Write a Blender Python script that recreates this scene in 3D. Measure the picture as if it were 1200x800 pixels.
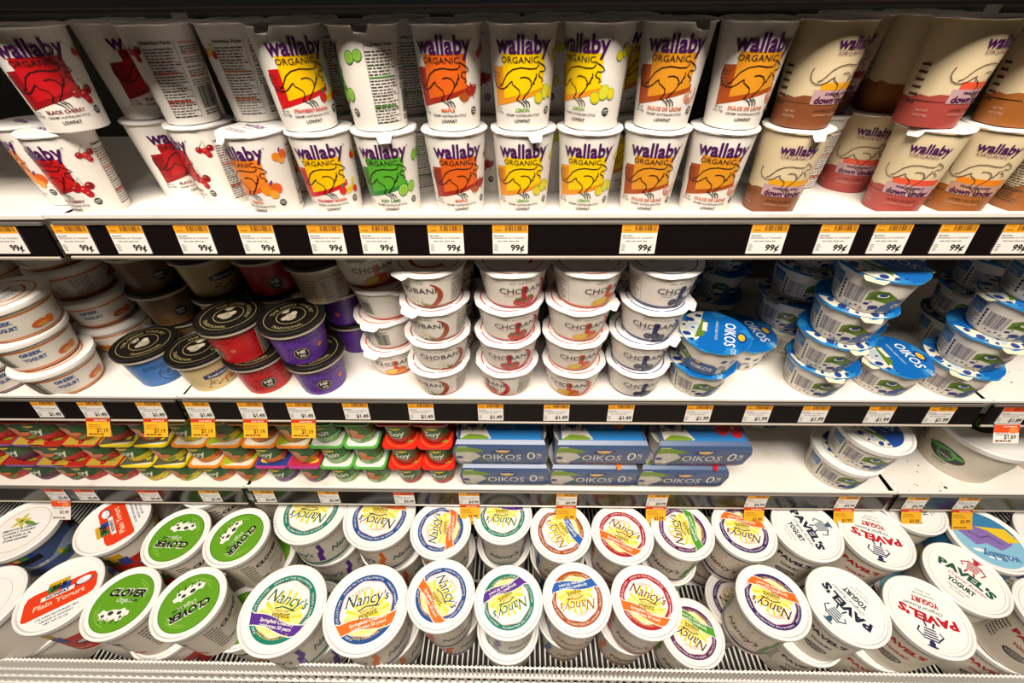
import bpy, bmesh, math, random
from math import sin, cos, pi, radians, sqrt, atan2, degrees
from mathutils import Matrix, Vector
from mathutils.geometry import tessellate_polygon

C = bpy.context.scene
for o in list(bpy.data.objects):
    bpy.data.objects.remove(o)
COL = C.collection
random.seed(7)

# ------------------------------------------------------------------ camera
EYE = 1.55                                   # eye height; the shelf fronts stand 0.44 m away
p_, y_, r_ = radians(39.78), radians(1.313), radians(-0.637)
fwd = Vector((-sin(y_) * cos(p_), cos(y_) * cos(p_), -sin(p_)))
rt0 = Vector((cos(y_), sin(y_), 0))
up0 = rt0.cross(fwd)
rt = cos(r_) * rt0 + sin(r_) * up0
up = -sin(r_) * rt0 + cos(r_) * up0
cam_data = bpy.data.cameras.new('camera')
cam = bpy.data.objects.new('camera', cam_data)
COL.objects.link(cam)
M = Matrix.Identity(4)
for i in range(3):
    M[i][0], M[i][1], M[i][2] = rt[i], up[i], -fwd[i]
M[2][3] = EYE
cam.matrix_world = M
cam_data.sensor_width = 36
cam_data.lens = 501.8 / 1200 * 36
cam_data.clip_start = 0.01
C.camera = cam

# ------------------------------------------------------------------ light and exposure
C.view_settings.view_transform = 'Standard'
C.view_settings.look = 'None'
C.view_settings.gamma = 1
C.view_settings.use_curve_mapping = False
C.view_settings.exposure = 0.0
W = bpy.data.worlds.new('store_ambient')
C.world = W
W.use_nodes = True
W.node_tree.nodes['Background'].inputs['Color'].default_value = (1.0, 0.72, 0.50, 1)
W.node_tree.nodes['Background'].inputs['Strength'].default_value = 0.004


def area(name, loc, target, sx, sy, power, color):
    d = bpy.data.lights.new(name, 'AREA')
    d.shape = 'RECTANGLE'
    d.size, d.size_y, d.energy, d.color = sx, sy, power, color
    o = bpy.data.objects.new(name, d)
    COL.objects.link(o)
    o.location = loc
    o.rotation_euler = (Vector(target) - Vector(loc)).to_track_quat('-Z', 'Y').to_euler()
    return o


area('aisle_tube_light', (0.02, -0.50, EYE + 1.40), (0.04, 0.48, EYE - 0.45), 1.6, 0.50, 106, (1.0, 0.895, 0.765))


# ------------------------------------------------------------------ materials
def lin(c):
    return c / 12.92 if c <= 0.04045 else ((c + 0.055) / 1.055) ** 2.4


def hexc(h):
    return tuple(lin(int(h[i:i + 2], 16) / 255) for i in (0, 2, 4)) + (1.0,)


def PIG(h):
    """print and moulded plastic: nothing is whiter than 0.78"""
    r, g, b, _ = hexc(h)
    return (r * 0.78, g * 0.78, b * 0.78, 1.0)


def material(name, color=None, rough=0.5, metal=0.0, attr=False, coat=0.0, spec=0.5, noise=None, bump=None):
    m = bpy.data.materials.new(name)
    m.use_nodes = True
    nt = m.node_tree
    b = nt.nodes['Principled BSDF']
    b.inputs['Roughness'].default_value = rough
    b.inputs['Metallic'].default_value = metal
    b.inputs['Coat Weight'].default_value = coat
    b.inputs['Specular IOR Level'].default_value = spec
    if attr:
        a = nt.nodes.new('ShaderNodeVertexColor')
        a.layer_name = 'Col'
        nt.links.new(a.outputs['Color'], b.inputs['Base Color'])
    else:
        b.inputs['Base Color'].default_value = hexc(color)
    if noise:
        sc, lo, hi, c2 = noise
        tc = nt.nodes.new('ShaderNodeTexCoord')
        n = nt.nodes.new('ShaderNodeTexNoise')
        n.inputs['Scale'].default_value = sc
        n.inputs['Detail'].default_value = 8
        r = nt.nodes.new('ShaderNodeValToRGB')
        r.color_ramp.elements[0].position = lo
        r.color_ramp.elements[0].color = hexc(c2)
        r.color_ramp.elements[1].position = hi
        r.color_ramp.elements[1].color = hexc(color)
        nt.links.new(tc.outputs['Object'], n.inputs['Vector'])
        nt.links.new(n.outputs['Fac'], r.inputs['Fac'])
        nt.links.new(r.outputs['Color'], b.inputs['Base Color'])
    if bump:
        tc = nt.nodes.new('ShaderNodeTexCoord')
        n = nt.nodes.new('ShaderNodeTexNoise')
        n.inputs['Scale'].default_value = bump[0]
        bp = nt.nodes.new('ShaderNodeBump')
        bp.inputs['Strength'].default_value = bump[1]
        bp.inputs['Distance'].default_value = 0.001
        nt.links.new(tc.outputs['Object'], n.inputs['Vector'])
        nt.links.new(n.outputs['Fac'], bp.inputs['Height'])
        nt.links.new(bp.outputs['Normal'], b.inputs['Normal'])
    return m


MAT = dict(
    plastic=material('printed_plastic', rough=0.38, attr=True),
    foil=material('printed_foil', rough=0.30, attr=True, bump=(140, 0.5)),
    lid=material('tub_lid_plastic', rough=0.45, attr=True, spec=0.35),
    card=material('printed_card', rough=0.35, attr=True),
    paper=material('printed_paper', rough=0.55, attr=True),
    shelf=material('white_enamel_shelf', 'DEDAD4', rough=0.42, noise=(9, 0.30, 0.42, 'C9C2B6')),
    steel=material('brushed_steel_rail', 'B9B3AC', rough=0.36, metal=0.85),
    strip=material('dark_price_channel', '120D0D', rough=0.16, spec=0.7),
    edge=material('clear_channel_lip', 'A89E92', rough=0.3),
    wire=material('white_coated_wire', 'EEECE6', rough=0.4),
    wall=material('cooler_liner', '2A2723', rough=0.6, noise=(4, 0.3, 0.7, '211E1B')),
    floor=material('floor_tile', '8C857A', rough=0.5, noise=(6, 0.35, 0.6, '7A7368')),
    black=material('black_case', '040404', rough=0.95, spec=0.08),
    dirt=material('spilled_crumbs', '3A2A1E', rough=0.9),
)

# ------------------------------------------------------------------ 2D print kit
_tc = {}


def glyphs(s, bold=0.0):
    k = (s, bold)
    if k not in _tc:
        cu = bpy.data.curves.new('t', 'FONT')
        cu.body = s
        cu.size = 1
        cu.offset = bold
        cu.resolution_u = 2
        cu.fill_mode = 'BOTH'
        ob = bpy.data.objects.new('t', cu)
        COL.objects.link(ob)
        bpy.context.view_layer.update()
        me = bpy.data.meshes.new_from_object(ob.evaluated_get(bpy.context.evaluated_depsgraph_get()))
        V = [(v.co.x, v.co.y) for v in me.vertices]
        F = [tuple(p.vertices) for p in me.polygons]
        bpy.data.objects.remove(ob)
        bpy.data.curves.remove(cu)
        bpy.data.meshes.remove(me)
        x0 = min(v[0] for v in V)
        x1 = max(v[0] for v in V)
        _tc[k] = ([(x - x0, y) for x, y in V], F, x1 - x0)
    return _tc[k]


class Art:
    """flat print: coloured faces in layers, later laid on a cone, a disc or a plane"""

    def __init__(s):
        s.V, s.F = [], []          # verts (x, y, layer); faces (idx, colour)

    def raw(s, pts, faces, col, lay):
        b = len(s.V)
        s.V += [(x, y, lay) for x, y in pts]
        s.F += [(tuple(b + i for i in f), col) for f in faces]

    def poly(s, pts, col, lay=1):
        tr = tessellate_polygon([[Vector((x, y, 0)) for x, y in pts]])
        s.raw(pts, tr, col, lay)

    def quad(s, x0, y0, x1, y1, col, lay=1):
        s.raw([(x0, y0), (x1, y0), (x1, y1), (x0, y1)], [(0, 1, 2, 3)], col, lay)

    def ell(s, cx, cy, rx, ry, col, lay=1, rot=0, n=20):
        c, d = cos(radians(rot)), sin(radians(rot))
        P = []
        for i in range(n):
            a = 2 * pi * i / n
            x, y = rx * cos(a), ry * sin(a)
            P.append((cx + x * c - y * d, cy + x * d + y * c))
        s.raw(P, [tuple(range(n))], col, lay)

    def ring(s, cx, cy, r0, r1, col, lay=1, a0=0, a1=360, n=48, wob=0, k=8):
        n = max(4, int(n * abs(a1 - a0) / 360))
        P = []
        for i in range(n + 1):
            a = radians(a0 + (a1 - a0) * i / n)
            q = r0 * (1 + wob * cos(k * a))
            P += [(cx + q * cos(a), cy + q * sin(a)), (cx + r1 * cos(a), cy + r1 * sin(a))]
        s.raw(P, [(2 * i, 2 * i + 1, 2 * i + 3, 2 * i + 2) for i in range(n)], col, lay)

    def stroke(s, pts, w, col, lay=2):
        n = len(pts)
        P = []
        for i in range(n):
            a = pts[max(0, i - 1)]
            b = pts[min(n - 1, i + 1)]
            dx, dy = b[0] - a[0], b[1] - a[1]
            L = sqrt(dx * dx + dy * dy) or 1
            nx, ny = -dy / L * w / 2, dx / L * w / 2
            P += [(pts[i][0] + nx, pts[i][1] + ny), (pts[i][0] - nx, pts[i][1] - ny)]
        s.raw(P, [(2 * i, 2 * i + 1, 2 * i + 3, 2 * i + 2) for i in range(n - 1)], col, lay)

    def text(s, t, x, y, w=None, h=1.0, col='111111', lay=3, bold=0.0, rot=0, shear=0, al='c', arc=None, cx=0, cy=0):
        """h is letter size; w fits the width; arc = radius bends the line round (cx, cy)"""
        V, F, tw = glyphs(t, bold)
        sx = (w / tw) if w else h
        W_ = tw * sx
        off = {'c': -W_ / 2, 'l': 0, 'r': -W_}[al]
        c, d = cos(radians(rot)), sin(radians(rot))
        P = []
        for vx, vy in V:
            px, py = vx * sx + off + shear * vy * h, vy * h
            if arc:
                a = radians(rot) + pi / 2 - px / abs(arc) if arc > 0 else radians(rot) - pi / 2 + px / abs(arc)
                rr = abs(arc) + py if arc > 0 else abs(arc) - py
                P.append((cx + rr * cos(a), cy + rr * sin(a)))
            else:
                P.append((x + px * c - py * d, y + px * d + py * c))
        s.raw(P, F, col, lay)

    def lines(s, x0, y0, x1, y1, n, col='55504A', lay=2, fill=0.45, seed=1):
        """small print: rows of word-length dashes"""
        R = random.Random(seed)
        p = (y1 - y0) / n
        for i in range(n):
            y = y0 + p * i
            x = x0
            end = x1 - R.random() * (x1 - x0) * 0.25
            while x < end:
                wd = min(R.uniform(0.06, 0.22) * (x1 - x0), end - x)
                s.quad(x, y, x + wd, y + p * fill, col, lay)
                x += wd + 0.035 * (x1 - x0)

    def bars(s, x0, y0, x1, y1, col='221C18', lay=2, seed=3, vert=True):
        R = random.Random(seed)
        L = (x1 - x0) if vert else (y1 - y0)
        t = 0
        while t < L:
            wd = L * R.choice((0.012, 0.02, 0.035))
            if vert:
                s.quad(x0 + t, y0, min(x0 + t + wd, x1), y1, col, lay)
            else:
                s.quad(x0, y0 + t, x1, min(y0 + t + wd, y1), col, lay)
            t += wd + L * R.choice((0.012, 0.02, 0.03))

    def merge(s, o, dx=0, dy=0, rot=0, sc=1, lay=0):
        c, d = cos(radians(rot)), sin(radians(rot))
        b = len(s.V)
        s.V += [(dx + sc * (x * c - y * d), dy + sc * (x * d + y * c), l + lay) for x, y, l in o.V]
        s.F += [(tuple(b + i for i in f), col) for f, col in o.F]

    def sliced(s, step, both=False):
        cols = sorted({c for _, c in s.F})
        bm = bmesh.new()
        vs = [bm.verts.new(v) for v in s.V]
        for f, c in s.F:
            try:
                fc = bm.faces.new([vs[i] for i in f])
                fc.material_index = cols.index(c)
            except ValueError:
                pass
        for ax in ((0, 1) if both else (0,)):
            lo = min(v[ax] for v in s.V)
            hi = max(v[ax] for v in s.V)
            k = math.ceil(lo / step)
            while k * step < hi:
                no = [0, 0, 0]
                no[ax] = 1
                co = [0, 0, 0]
                co[ax] = k * step
                bmesh.ops.bisect_plane(bm, geom=bm.verts[:] + bm.edges[:] + bm.faces[:], plane_co=co, plane_no=no, dist=1e-6)
                k += 1
        bm.verts.ensure_lookup_table()
        bm.verts.index_update()
        V = [tuple(v.co) for v in bm.verts]
        F = [(tuple(v.index for v in f.verts), cols[f.material_index]) for f in bm.faces]
        bm.free()
        return V, F


class Solid:
    """vertices and coloured faces that become one mesh object"""

    def __init__(s):
        s.V, s.F = [], []

    def add(s, V, F, col=None):
        b = len(s.V)
        s.V += V
        for f in F:
            if col is None:
                s.F.append((tuple(b + i for i in f[0]), f[1]))
            else:
                s.F.append((tuple(b + i for i in f), col))

    def lathe(s, prof, seg=44, wob=None):
        """prof: (radius, z, colour of the band that follows)"""
        V = []
        for k, (r, z, _) in enumerate(prof):
            for i in range(seg):
                a = 2 * pi * i / seg
                dr, dz = wob(k, a) if wob else (0, 0)
                V.append(((r + dr) * sin(a), -(r + dr) * cos(a), z + dz))
        b = len(s.V)
        s.V += V
        for k in range(len(prof) - 1):
            for i in range(seg):
                j = (i + 1) % seg
                s.F.append(((b + k * seg + i, b + k * seg + j, b + (k + 1) * seg + j, b + (k + 1) * seg + i), prof[k][2]))
        for k in (0, len(prof) - 1):
            if prof[k][0] > 1e-5:
                ring = [b + k * seg + i for i in range(seg)]
                s.F.append((tuple(ring if k else ring[::-1]), prof[min(k, len(prof) - 2)][2]))

    def wrap(s, art, rfun, rref, lift=0.00012):
        """lay print (millimetres) round a turned body whose radius at height z is rfun(z)"""
        V, F = art.sliced(rref * 1000 * radians(8))
        P = []
        for u, v, l in V:
            z = v / 1000
            r = rfun(z) + lift * (l + 0.6)
            a = u / 1000 / rref
            P.append((r * sin(a), -r * cos(a), z))
        s.add(P, F)

    def disc(s, art, z, sc=0.001, lift=0.00012, zf=None):
        V, F = art.sliced(7.0, True) if zf else (art.V, art.F)
        P = [(x * sc, y * sc, z + lift * (l + 0.6) + (zf(x * sc, y * sc) if zf else 0)) for x, y, l in V]
        s.add(P, F)

    def plane(s, art, fn, lift=0.00015):
        """fn(x, y, off) maps print millimetres to a point"""
        V, F = art.V, art.F
        s.add([fn(x, y, lift * (l + 0.6)) for x, y, l in V], F)

    def box(s, x0, y0, z0, x1, y1, z1, col='FFFFFF'):
        V = [(x, y, z) for x in (x0, x1) for y in (y0, y1) for z in (z0, z1)]
        s.add(V, [(0, 1, 3, 2), (4, 6, 7, 5), (0, 4, 5, 1), (2, 3, 7, 6), (0, 2, 6, 4), (1, 5, 7, 3)], col)

    def extrude(s, prof, x0, x1, col='FFFFFF'):
        """closed (y, z) outline pulled along x"""
        n = len(prof)
        V = [(x0, y, z) for y, z in prof] + [(x1, y, z) for y, z in prof]
        F = [(i, i + n, (i + 1) % n + n, (i + 1) % n) for i in range(n)]
        F += [tuple(range(n)), tuple(range(2 * n - 1, n - 1, -1))]
        s.add(V, F, col)

    def rod(s, a, b, r, col='FFFFFF', n=8):
        a, b = Vector(a), Vector(b)
        d = (b - a).normalized()
        u = d.orthogonal().normalized()
        w = d.cross(u)
        V = [tuple(p + r * (cos(2 * pi * i / n) * u + sin(2 * pi * i / n) * w)) for p in (a, b) for i in range(n)]
        F = [(i, (i + 1) % n, (i + 1) % n + n, i + n) for i in range(n)] + [tuple(range(n)), tuple(range(2 * n - 1, n - 1, -1))]
        s.add(V, F, col)

    def build(s, name, mat, parent=None, smooth=True):
        me = bpy.data.meshes.new(name)
        me.from_pydata(s.V, [], [f for f, _ in s.F])
        ca = me.color_attributes.new('Col', 'FLOAT_COLOR', 'CORNER')
        buf = []
        for f, c in s.F:
            buf += list(PIG(c)) * len(f)
        if len(buf) == len(me.loops) * 4:
            ca.data.foreach_set('color', buf)
        me.materials.append(MAT[mat])
        if smooth:
            me.polygons.foreach_set('use_smooth', [True] * len(me.polygons))
            try:
                me.set_sharp_from_angle(angle=radians(38))
            except Exception:
                pass
        me.update()
        o = bpy.data.objects.new(name, me)
        COL.objects.link(o)
        o.parent = parent
        return o


def empty(name):
    o = bpy.data.objects.new(name, None)
    o.empty_display_size = 0.02
    COL.objects.link(o)
    return o


def tag(o, label, cat, group=None, kind=None):
    if label:
        o['label'] = label
    if cat:
        o['category'] = cat
    if group:
        o['group'] = group
    if kind:
        o['kind'] = kind


def dup(root):
    r = root.copy()
    COL.objects.link(r)
    for ch in list(root.children):
        c = ch.copy()
        COL.objects.link(c)
        c.parent = r
        for g in ch.children:
            d = g.copy()
            COL.objects.link(d)
            d.parent = c
    return r


# ------------------------------------------------------------------ the cooler
def shelf_section(x0, x1, h, label, back=0.80, drop=0.0105):
    """h: drop of the front lip below the eye; floor of the shelf lies a little lower"""
    t = empty('cooler_shelf')
    a0, a1 = x0 + 0.006, x1 - 0.006
    z = EYE - h
    t.location = (0, 0, z)
    tag(t, label, 'shelf', 'cooler shelves')
    s = Solid()
    s.extrude([(0.440, -0.001), (0.4415, 0.0), (0.4435, 0.0), (0.4445, -drop), (back, -drop), (back, -0.024),
               (0.452, -0.024), (0.446, -0.007), (0.440, -0.005)], x0, x1)
    s.build('shelf_panel', 'shelf', t, smooth=False)
    s = Solid()
    s.extrude([(0.4375, -0.0092), (0.4380, -0.0080), (0.4405, -0.0080), (0.4405, -0.0115), (0.4380, -0.0118), (0.4372, -0.0105)], a0, a1)
    s.extrude([(0.4425, -0.0055), (0.446, -0.0055), (0.446, -0.014), (0.4425, -0.014)], a0, a1)
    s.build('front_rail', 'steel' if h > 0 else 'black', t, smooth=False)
    s = Solid()
    s.extrude([(0.4400, -0.0118), (0.4435, -0.0118), (0.4375, -0.0500), (0.4335, -0.0500)], a0, a1)
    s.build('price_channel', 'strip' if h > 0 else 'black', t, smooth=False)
    s = Solid()
    s.extrude([(0.4318, -0.0485), (0.4340, -0.0475), (0.4348, -0.0505), (0.4325, -0.0510)], a0, a1)
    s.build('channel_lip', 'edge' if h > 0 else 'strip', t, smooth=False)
    return t


H1, H2, H3 = 0.188, 0.4765, 0.726
XL, XR, G = -0.523, 0.700, 0.0008
for (h, rown) in ((-0.036, 'highest shelf above the tall cups'), (H1, 'shelf that carries the tall printed cups'),
                  (H2, 'shelf that carries the round cups and bowls'), (H3, 'low shelf that carries the four-packs and blue cartons')):
    shelf_section(XL + G, XR - G, h, 'middle section of the white ' + rown, drop=0.015 if h == H3 else 0.0105)
    shelf_section(-1.72, XL - G, h + (0.001 if h > 0 else 0), 'left-hand end section of the white ' + rown, drop=0.014 if h == H3 else 0.0105)
    shelf_section(XR + G, 1.92, h, 'right-hand end section of the white ' + rown, drop=0.015 if h == H3 else 0.0105)

s = Solid()
s.box(-1.9, 0.845, 0.0, 2.1, 0.90, 2.3)
tag(s.build('wall_back', 'wall', smooth=False), None, None, kind='structure')
s = Solid()
s.box(-3, -2.5, -0.05, 3.2, 0.9, 0.0)
tag(s.build('floor', 'floor', smooth=False), None, None, kind='structure')
for nm, xa, xb in (('wall_left', -1.80, -1.74), ('wall_right', 1.94, 2.0)):
    s = Solid()
    s.box(xa, 0.18, 0.0, xb, 0.845, 2.3)
    tag(s.build(nm, 'wall', smooth=False), None, None, kind='structure')
for x in (XL, XR):
    s = Solid()
    s.box(x - 0.012, 0.815, 0.5, x + 0.012, 0.845, 2.2)
    for k in range(50):
        s.box(x - 0.004, 0.8145, 0.56 + 0.032 * k, x + 0.004, 0.8151, 0.572 + 0.032 * k)
    o = s.build('shelf_upright', 'steel', smooth=False)
    tag(o, 'slotted steel upright behind the %s shelf joint' % ('left' if x < 0 else 'right'), 'upright')

DECK = 1.05
t = empty('bottom_shelf')
t.location = (0, 0, 0)
tag(t, 'white wire bottom rack with slotted front guard under the large tubs', 'rack')
s = Solid()
zz = EYE - DECK - 0.003
x = -1.72
while x < 1.92:
    s.rod((x, 0.200, zz), (x, 0.83, zz), 0.0017, n=5)
    x += 0.0105
for k in range(7):
    s.rod((-1.72, 0.205 + 0.1 * k, zz - 0.004), (1.92, 0.205 + 0.1 * k, zz - 0.004), 0.003, n=6)
s.build('wire_rack', 'wire', t)
s = Solid()
zt = EYE - 0.903
yf = 0.207
s.rod((-1.72, yf, zt), (1.92, yf, zt), 0.0014)
s.rod((-1.72, yf, zt - 0.050), (1.92, yf, zt - 0.050), 0.0042)
s.rod((-1.72, yf, zt - 0.062), (1.92, yf, zt - 0.062), 0.0022)
s.rod((-1.72, yf, zt - 0.104), (1.92, yf, zt - 0.104), 0.0035)
s.rod((-1.72, yf, EYE - DECK - 0.006), (1.92, yf, EYE - DECK - 0.006), 0.004)
x = -1.72
while x < 1.92:
    s.box(x, yf - 0.0025, zt - 0.050, x + 0.0026, yf + 0.0025, zt)
    x += 0.0078
x = -1.72
while x < 1.92:
    s.box(x, yf - 0.0015, EYE - DECK - 0.006, x + 0.0042, yf + 0.0015, zt - 0.050)
    x += 0.0150
s.build('front_guard', 'wire', t, smooth=False)
s = Solid()
s.box(-1.72, 0.19, 0.0, 1.92, 0.83, EYE - DECK - 0.03)
s.build('base_panel', 'wall', t, smooth=False)

# crumbs spilled on the two right-hand shelf floors
for nm_, x0, x1, y0, y1, z, lab in (('crumbs', 0.705, 0.86, 0.45, 0.62, EYE - H2 - 0.0105, 'dark crumbs scattered on the right-hand end of the middle shelf'),
                                    ('crumbs', 0.705, 0.82, 0.45, 0.66, EYE - H3 - 0.015, 'dark crumbs and stains scattered beside the big emblem tub on the low shelf')):
    R = random.Random(int(x1 * 100))
    s = Solid()
    for k in range(46):
        cx, cy, q = R.uniform(x0, x1), R.uniform(y0, y1), R.choice((.0006, .001, .0016, .0034 if k % 9 == 0 else .0012))
        P = [(cx + q * R.uniform(.6, 1.3) * cos(2 * pi * i / 6), cy + q * R.uniform(.6, 1.3) * sin(2 * pi * i / 6)) for i in range(6)]
        s.add([(a, b, z + .0001) for a, b in P] + [(cx + (a - cx) * .6, cy + (b - cy) * .6, z + q * .5) for a, b in P],
              [(i, (i + 1) % 6, (i + 1) % 6 + 6, i + 6) for i in range(6)] + [tuple(range(6, 12))], '4A3A2A')
    tag(s.build(nm_, 'dirt'), lab, 'crumbs', kind='stuff')

# ------------------------------------------------------------------ tall cups (top shelf)
INK = '2A1A18'
PUR = '4E1458'


def hop(x, y):
    return (x - 572) * 0.232, (620 - y) * 0.166 + 1.5


ROO = [
    [(441, 328), (437, 352), (439, 378), (450, 400), (470, 412), (492, 410), (508, 396), (520, 380), (530, 370)],
    [(470, 398), (486, 386), (497, 364), (510, 337), (534, 314), (565, 305), (598, 311), (622, 311), (633, 297), (631, 279), (641, 289), (650, 296),
     (661, 306), (668, 320), (656, 328), (641, 326), (635, 342)],
    [(634, 342), (642, 354), (654, 362), (649, 378), (660, 371)],
    [(624, 334), (626, 354), (617, 372), (610, 383), (620, 380)],
    [(562, 353), (580, 349), (596, 356), (606, 374), (605, 400), (594, 422), (580, 442), (572, 462)],
    [(530, 370), (532, 386), (546, 399), (558, 412), (561, 430), (554, 450), (546, 462), (556, 465)],
    [(606, 396), (616, 376), (622, 352)],
    [(556, 465), (572, 478), (581, 497)],
    [(572, 462), (586, 478), (592, 499)],
    [(582, 460), (598, 476), (603, 497)],
]


def roo(art, w=0.9, sc=1.0, dx=0, dy=0, col=INK):
    for line in ROO:
        art.stroke([(hop(x, y)[0] * sc + dx, hop(x, y)[1] * sc + dy) for x, y in line], w, col, 5)


def leaf(a, x, y, L, w, rot, col, lay=4):
    c, d = cos(radians(rot)), sin(radians(rot))
    P = []
    for i in range(14):
        t = 2 * pi * i / 14
        px, py = L / 2 * (1 + cos(t)), w / 2 * sin(t) * abs(sin(t / 2 + .01)) ** .4
        P.append((x + px * c - py * d, y + px * d + py * c))
    a.poly(P, col, lay)


def fruit(a, kind, x, y, s=1.0):
    if kind == 'cherry':
        for dx, dy, r, c in ((-5, 1, 4.0, 'A81520'), (2, -1, 4.4, 'C41A24'), (8, 2.5, 4.0, '8E1018'), (4, -6, 3.6, 'B81822')):
            a.ell(x + dx * s, y + dy * s, r * s, r * s, c, 4)
            a.ell(x + (dx - 1.2) * s, y + (dy + 1.4) * s, r * .25 * s, r * .2 * s, 'E88A80', 5)
        a.stroke([(x - 4 * s, y + 4 * s), (x + 3 * s, y + 13 * s), (x + 3 * s, y + 3 * s)], .6, '4E8A2E', 5)
    elif kind == 'lemon':
        for dx, dy, rx, ry, c, o in ((-5, -3, 4.6, 5.2, 'F2D414', 20), (3, 1.5, 5.0, 6.6, 'E6DE3C', -15), (10, 0, 4.2, 5.2, 'F5DC28', 10)):
            a.ell(x + dx * s, y + dy * s, rx * s, ry * s, 'A9CC3A', 4, o)
            a.ell(x + dx * s, y + dy * s, (rx - .9) * s, (ry - .9) * s, c, 5, o)
    elif kind == 'lime':
        for dx, dy, r in ((-5, -2, 5.6), (5, 0, 5.0)):
            a.ell(x + dx * s, y + dy * s, r * s, r * 1.25 * s, '4E9E2A', 4, -20)
            a.ell(x + dx * s, y + dy * s, r * .8 * s, r * s, 'C6E27A', 5, -20)
            a.ell(x + dx * s, y + dy * s, r * .66 * s, r * .84 * s, '8CC83C', 6, -20)
    elif kind == 'peach':
        for dx, dy, r, c in ((-5, 0, 5.2, 'F0921E'), (5, 1, 5.8, 'E8641C'), (1, -5, 4.6, 'F2A838')):
            a.ell(x + dx * s, y + dy * s, r * s, r * s, c, 4)
        leaf(a, x, y + 5 * s, 6 * s, 3 * s, 60, '6E3A86')
    elif kind == 'banana':
        a.ell(x - 6 * s, y - 3 * s, 4 * s, 4.6 * s, 'D8202A', 5)
        leaf(a, x - 6 * s, y + s, 4 * s, 3 * s, 70, '3E8A2E', 6)
        for k in range(3):
            a.stroke([(x - 2 * s, y + (k * 2.4 - 7) * s), (x + 4 * s, y + (k * 2 - 5) * s), (x + 8 * s, y + k * s), (x + (10 - k) * s, y + 7 * s)],
                     2.4 * s, ('F5D218', 'E8C010', 'F7E04A')[k], 4)
        a.ell(x + 10 * s, y - 5 * s, 3.4 * s, 3.8 * s, 'D8202A', 5)
    elif kind == 'maple':
        for dx, dy, c, r, sz in ((-4, -3, 'B5561A', 10, 6.5), (5, 2, 'A51E16', -20, 8)):
            L = ((0, 1), (.16, .62), (.36, .7), (.30, .34), (.62, .52), (.60, .38), (.98, .34), (.74, .08), (.86, -.06), (.44, -.26), (.5, -.44), (.08, -.36),
                 (.05, -.8), (-.05, -.8), (-.08, -.36), (-.5, -.44), (-.44, -.26), (-.86, -.06), (-.74, .08), (-.98, .34), (-.60, .38), (-.62, .52), (-.30, .34), (-.36, .7), (-.16, .62))
            ra = radians(-r)
            P = [(x + (dx + sz * (u * cos(ra) - v * sin(ra))) * s, y + (dy + sz * (u * sin(ra) + v * cos(ra))) * s) for u, v in L]
            a.poly(P, c, 4 if dx < 0 else 5)
    elif kind == 'swirl':
        for r in (3, 5, 7):
            a.ring(x + 3 * s, y - 2 * s, (r - .5) * s, (r + .4) * s, 'D8702A', 4, 20 * r, 20 * r + 280)
    elif kind == 'strawberry':
        for dx, dy, r in ((-6, 0, 5.5), (6, 1, 6.2), (0, -3, 5.2)):
            a.ell(x + dx * s, y + dy * s, r * s, r * .95 * s, 'C81A20', 4)
            for q in range(6):
                a.ell(x + (dx + 3 * cos(q)) * s, y + (dy + 3 * sin(q * 2)) * s, .45 * s, .45 * s, 'F2C060', 5, n=6)
            leaf(a, x + dx * s, y + (dy + 2.5) * s, 5 * s, 2.4 * s, 70, '2E7A2A', 6)
            leaf(a, x + dx * s, y + (dy + 2.5) * s, 5 * s, 2.4 * s, 120, '3E8A2E', 6)
    elif kind == 'blueberry':
        for dx, dy, r in ((-7, 0, 4.6), (1, 1, 5.2), (8, -1, 4.4), (3, -4, 4.2)):
            a.ell(x + dx * s, y + dy * s, r * s, r * s, '2C2C4A', 4)
            a.ell(x + (dx - .8) * s, y + (dy + 1) * s, r * .4 * s, r * .35 * s, '5A5C84', 5)
    elif kind == 'vanilla':
        for q in range(5):
            leaf(a, x, y, 8 * s, 4 * s, 72 * q + 20, 'F2E6BE', 4)
            leaf(a, x, y, 6 * s, 2.2 * s, 72 * q + 20, 'FBF6E0', 5)
        leaf(a, x + 4 * s, y - 3 * s, 9 * s, 2.6 * s, -8, '7A9A34', 5)
        a.ell(x, y, 1.3 * s, 1.3 * s, 'D8A020', 6)
    elif kind == 'apricot':
        a.ell(x - 5 * s, y, 9 * s, 5 * s, 'D8621A', 4, 8)
        a.ell(x + 7 * s, y, 6 * s, 5.4 * s, 'E87418', 5)
        a.ell(x - 2 * s, y - 1.6 * s, 6 * s, 3 * s, 'F0982E', 5)
    elif kind == 'peaches':
        a.ell(-4 * s, y - s, 11 * s, 5 * s, 'E8B020', 4, 6)
        a.ell(x + 4 * s, y + 2 * s, 8 * s, 5.4 * s, 'E05A1E', 5)
        a.ell(x - 6 * s, y + s, 7 * s, 4 * s, 'F2C83A', 6, 12)
        a.ell(x + 8 * s, y - 2 * s, 5 * s, 3.6 * s, 'F09A2A', 6)
    elif kind == 'plum':
        a.ell(x - 4 * s, y, 6 * s, 5 * s, '4A1830', 4)
        a.ell(x + 6 * s, y, 6 * s, 5.4 * s, '3A1028', 5)


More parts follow.
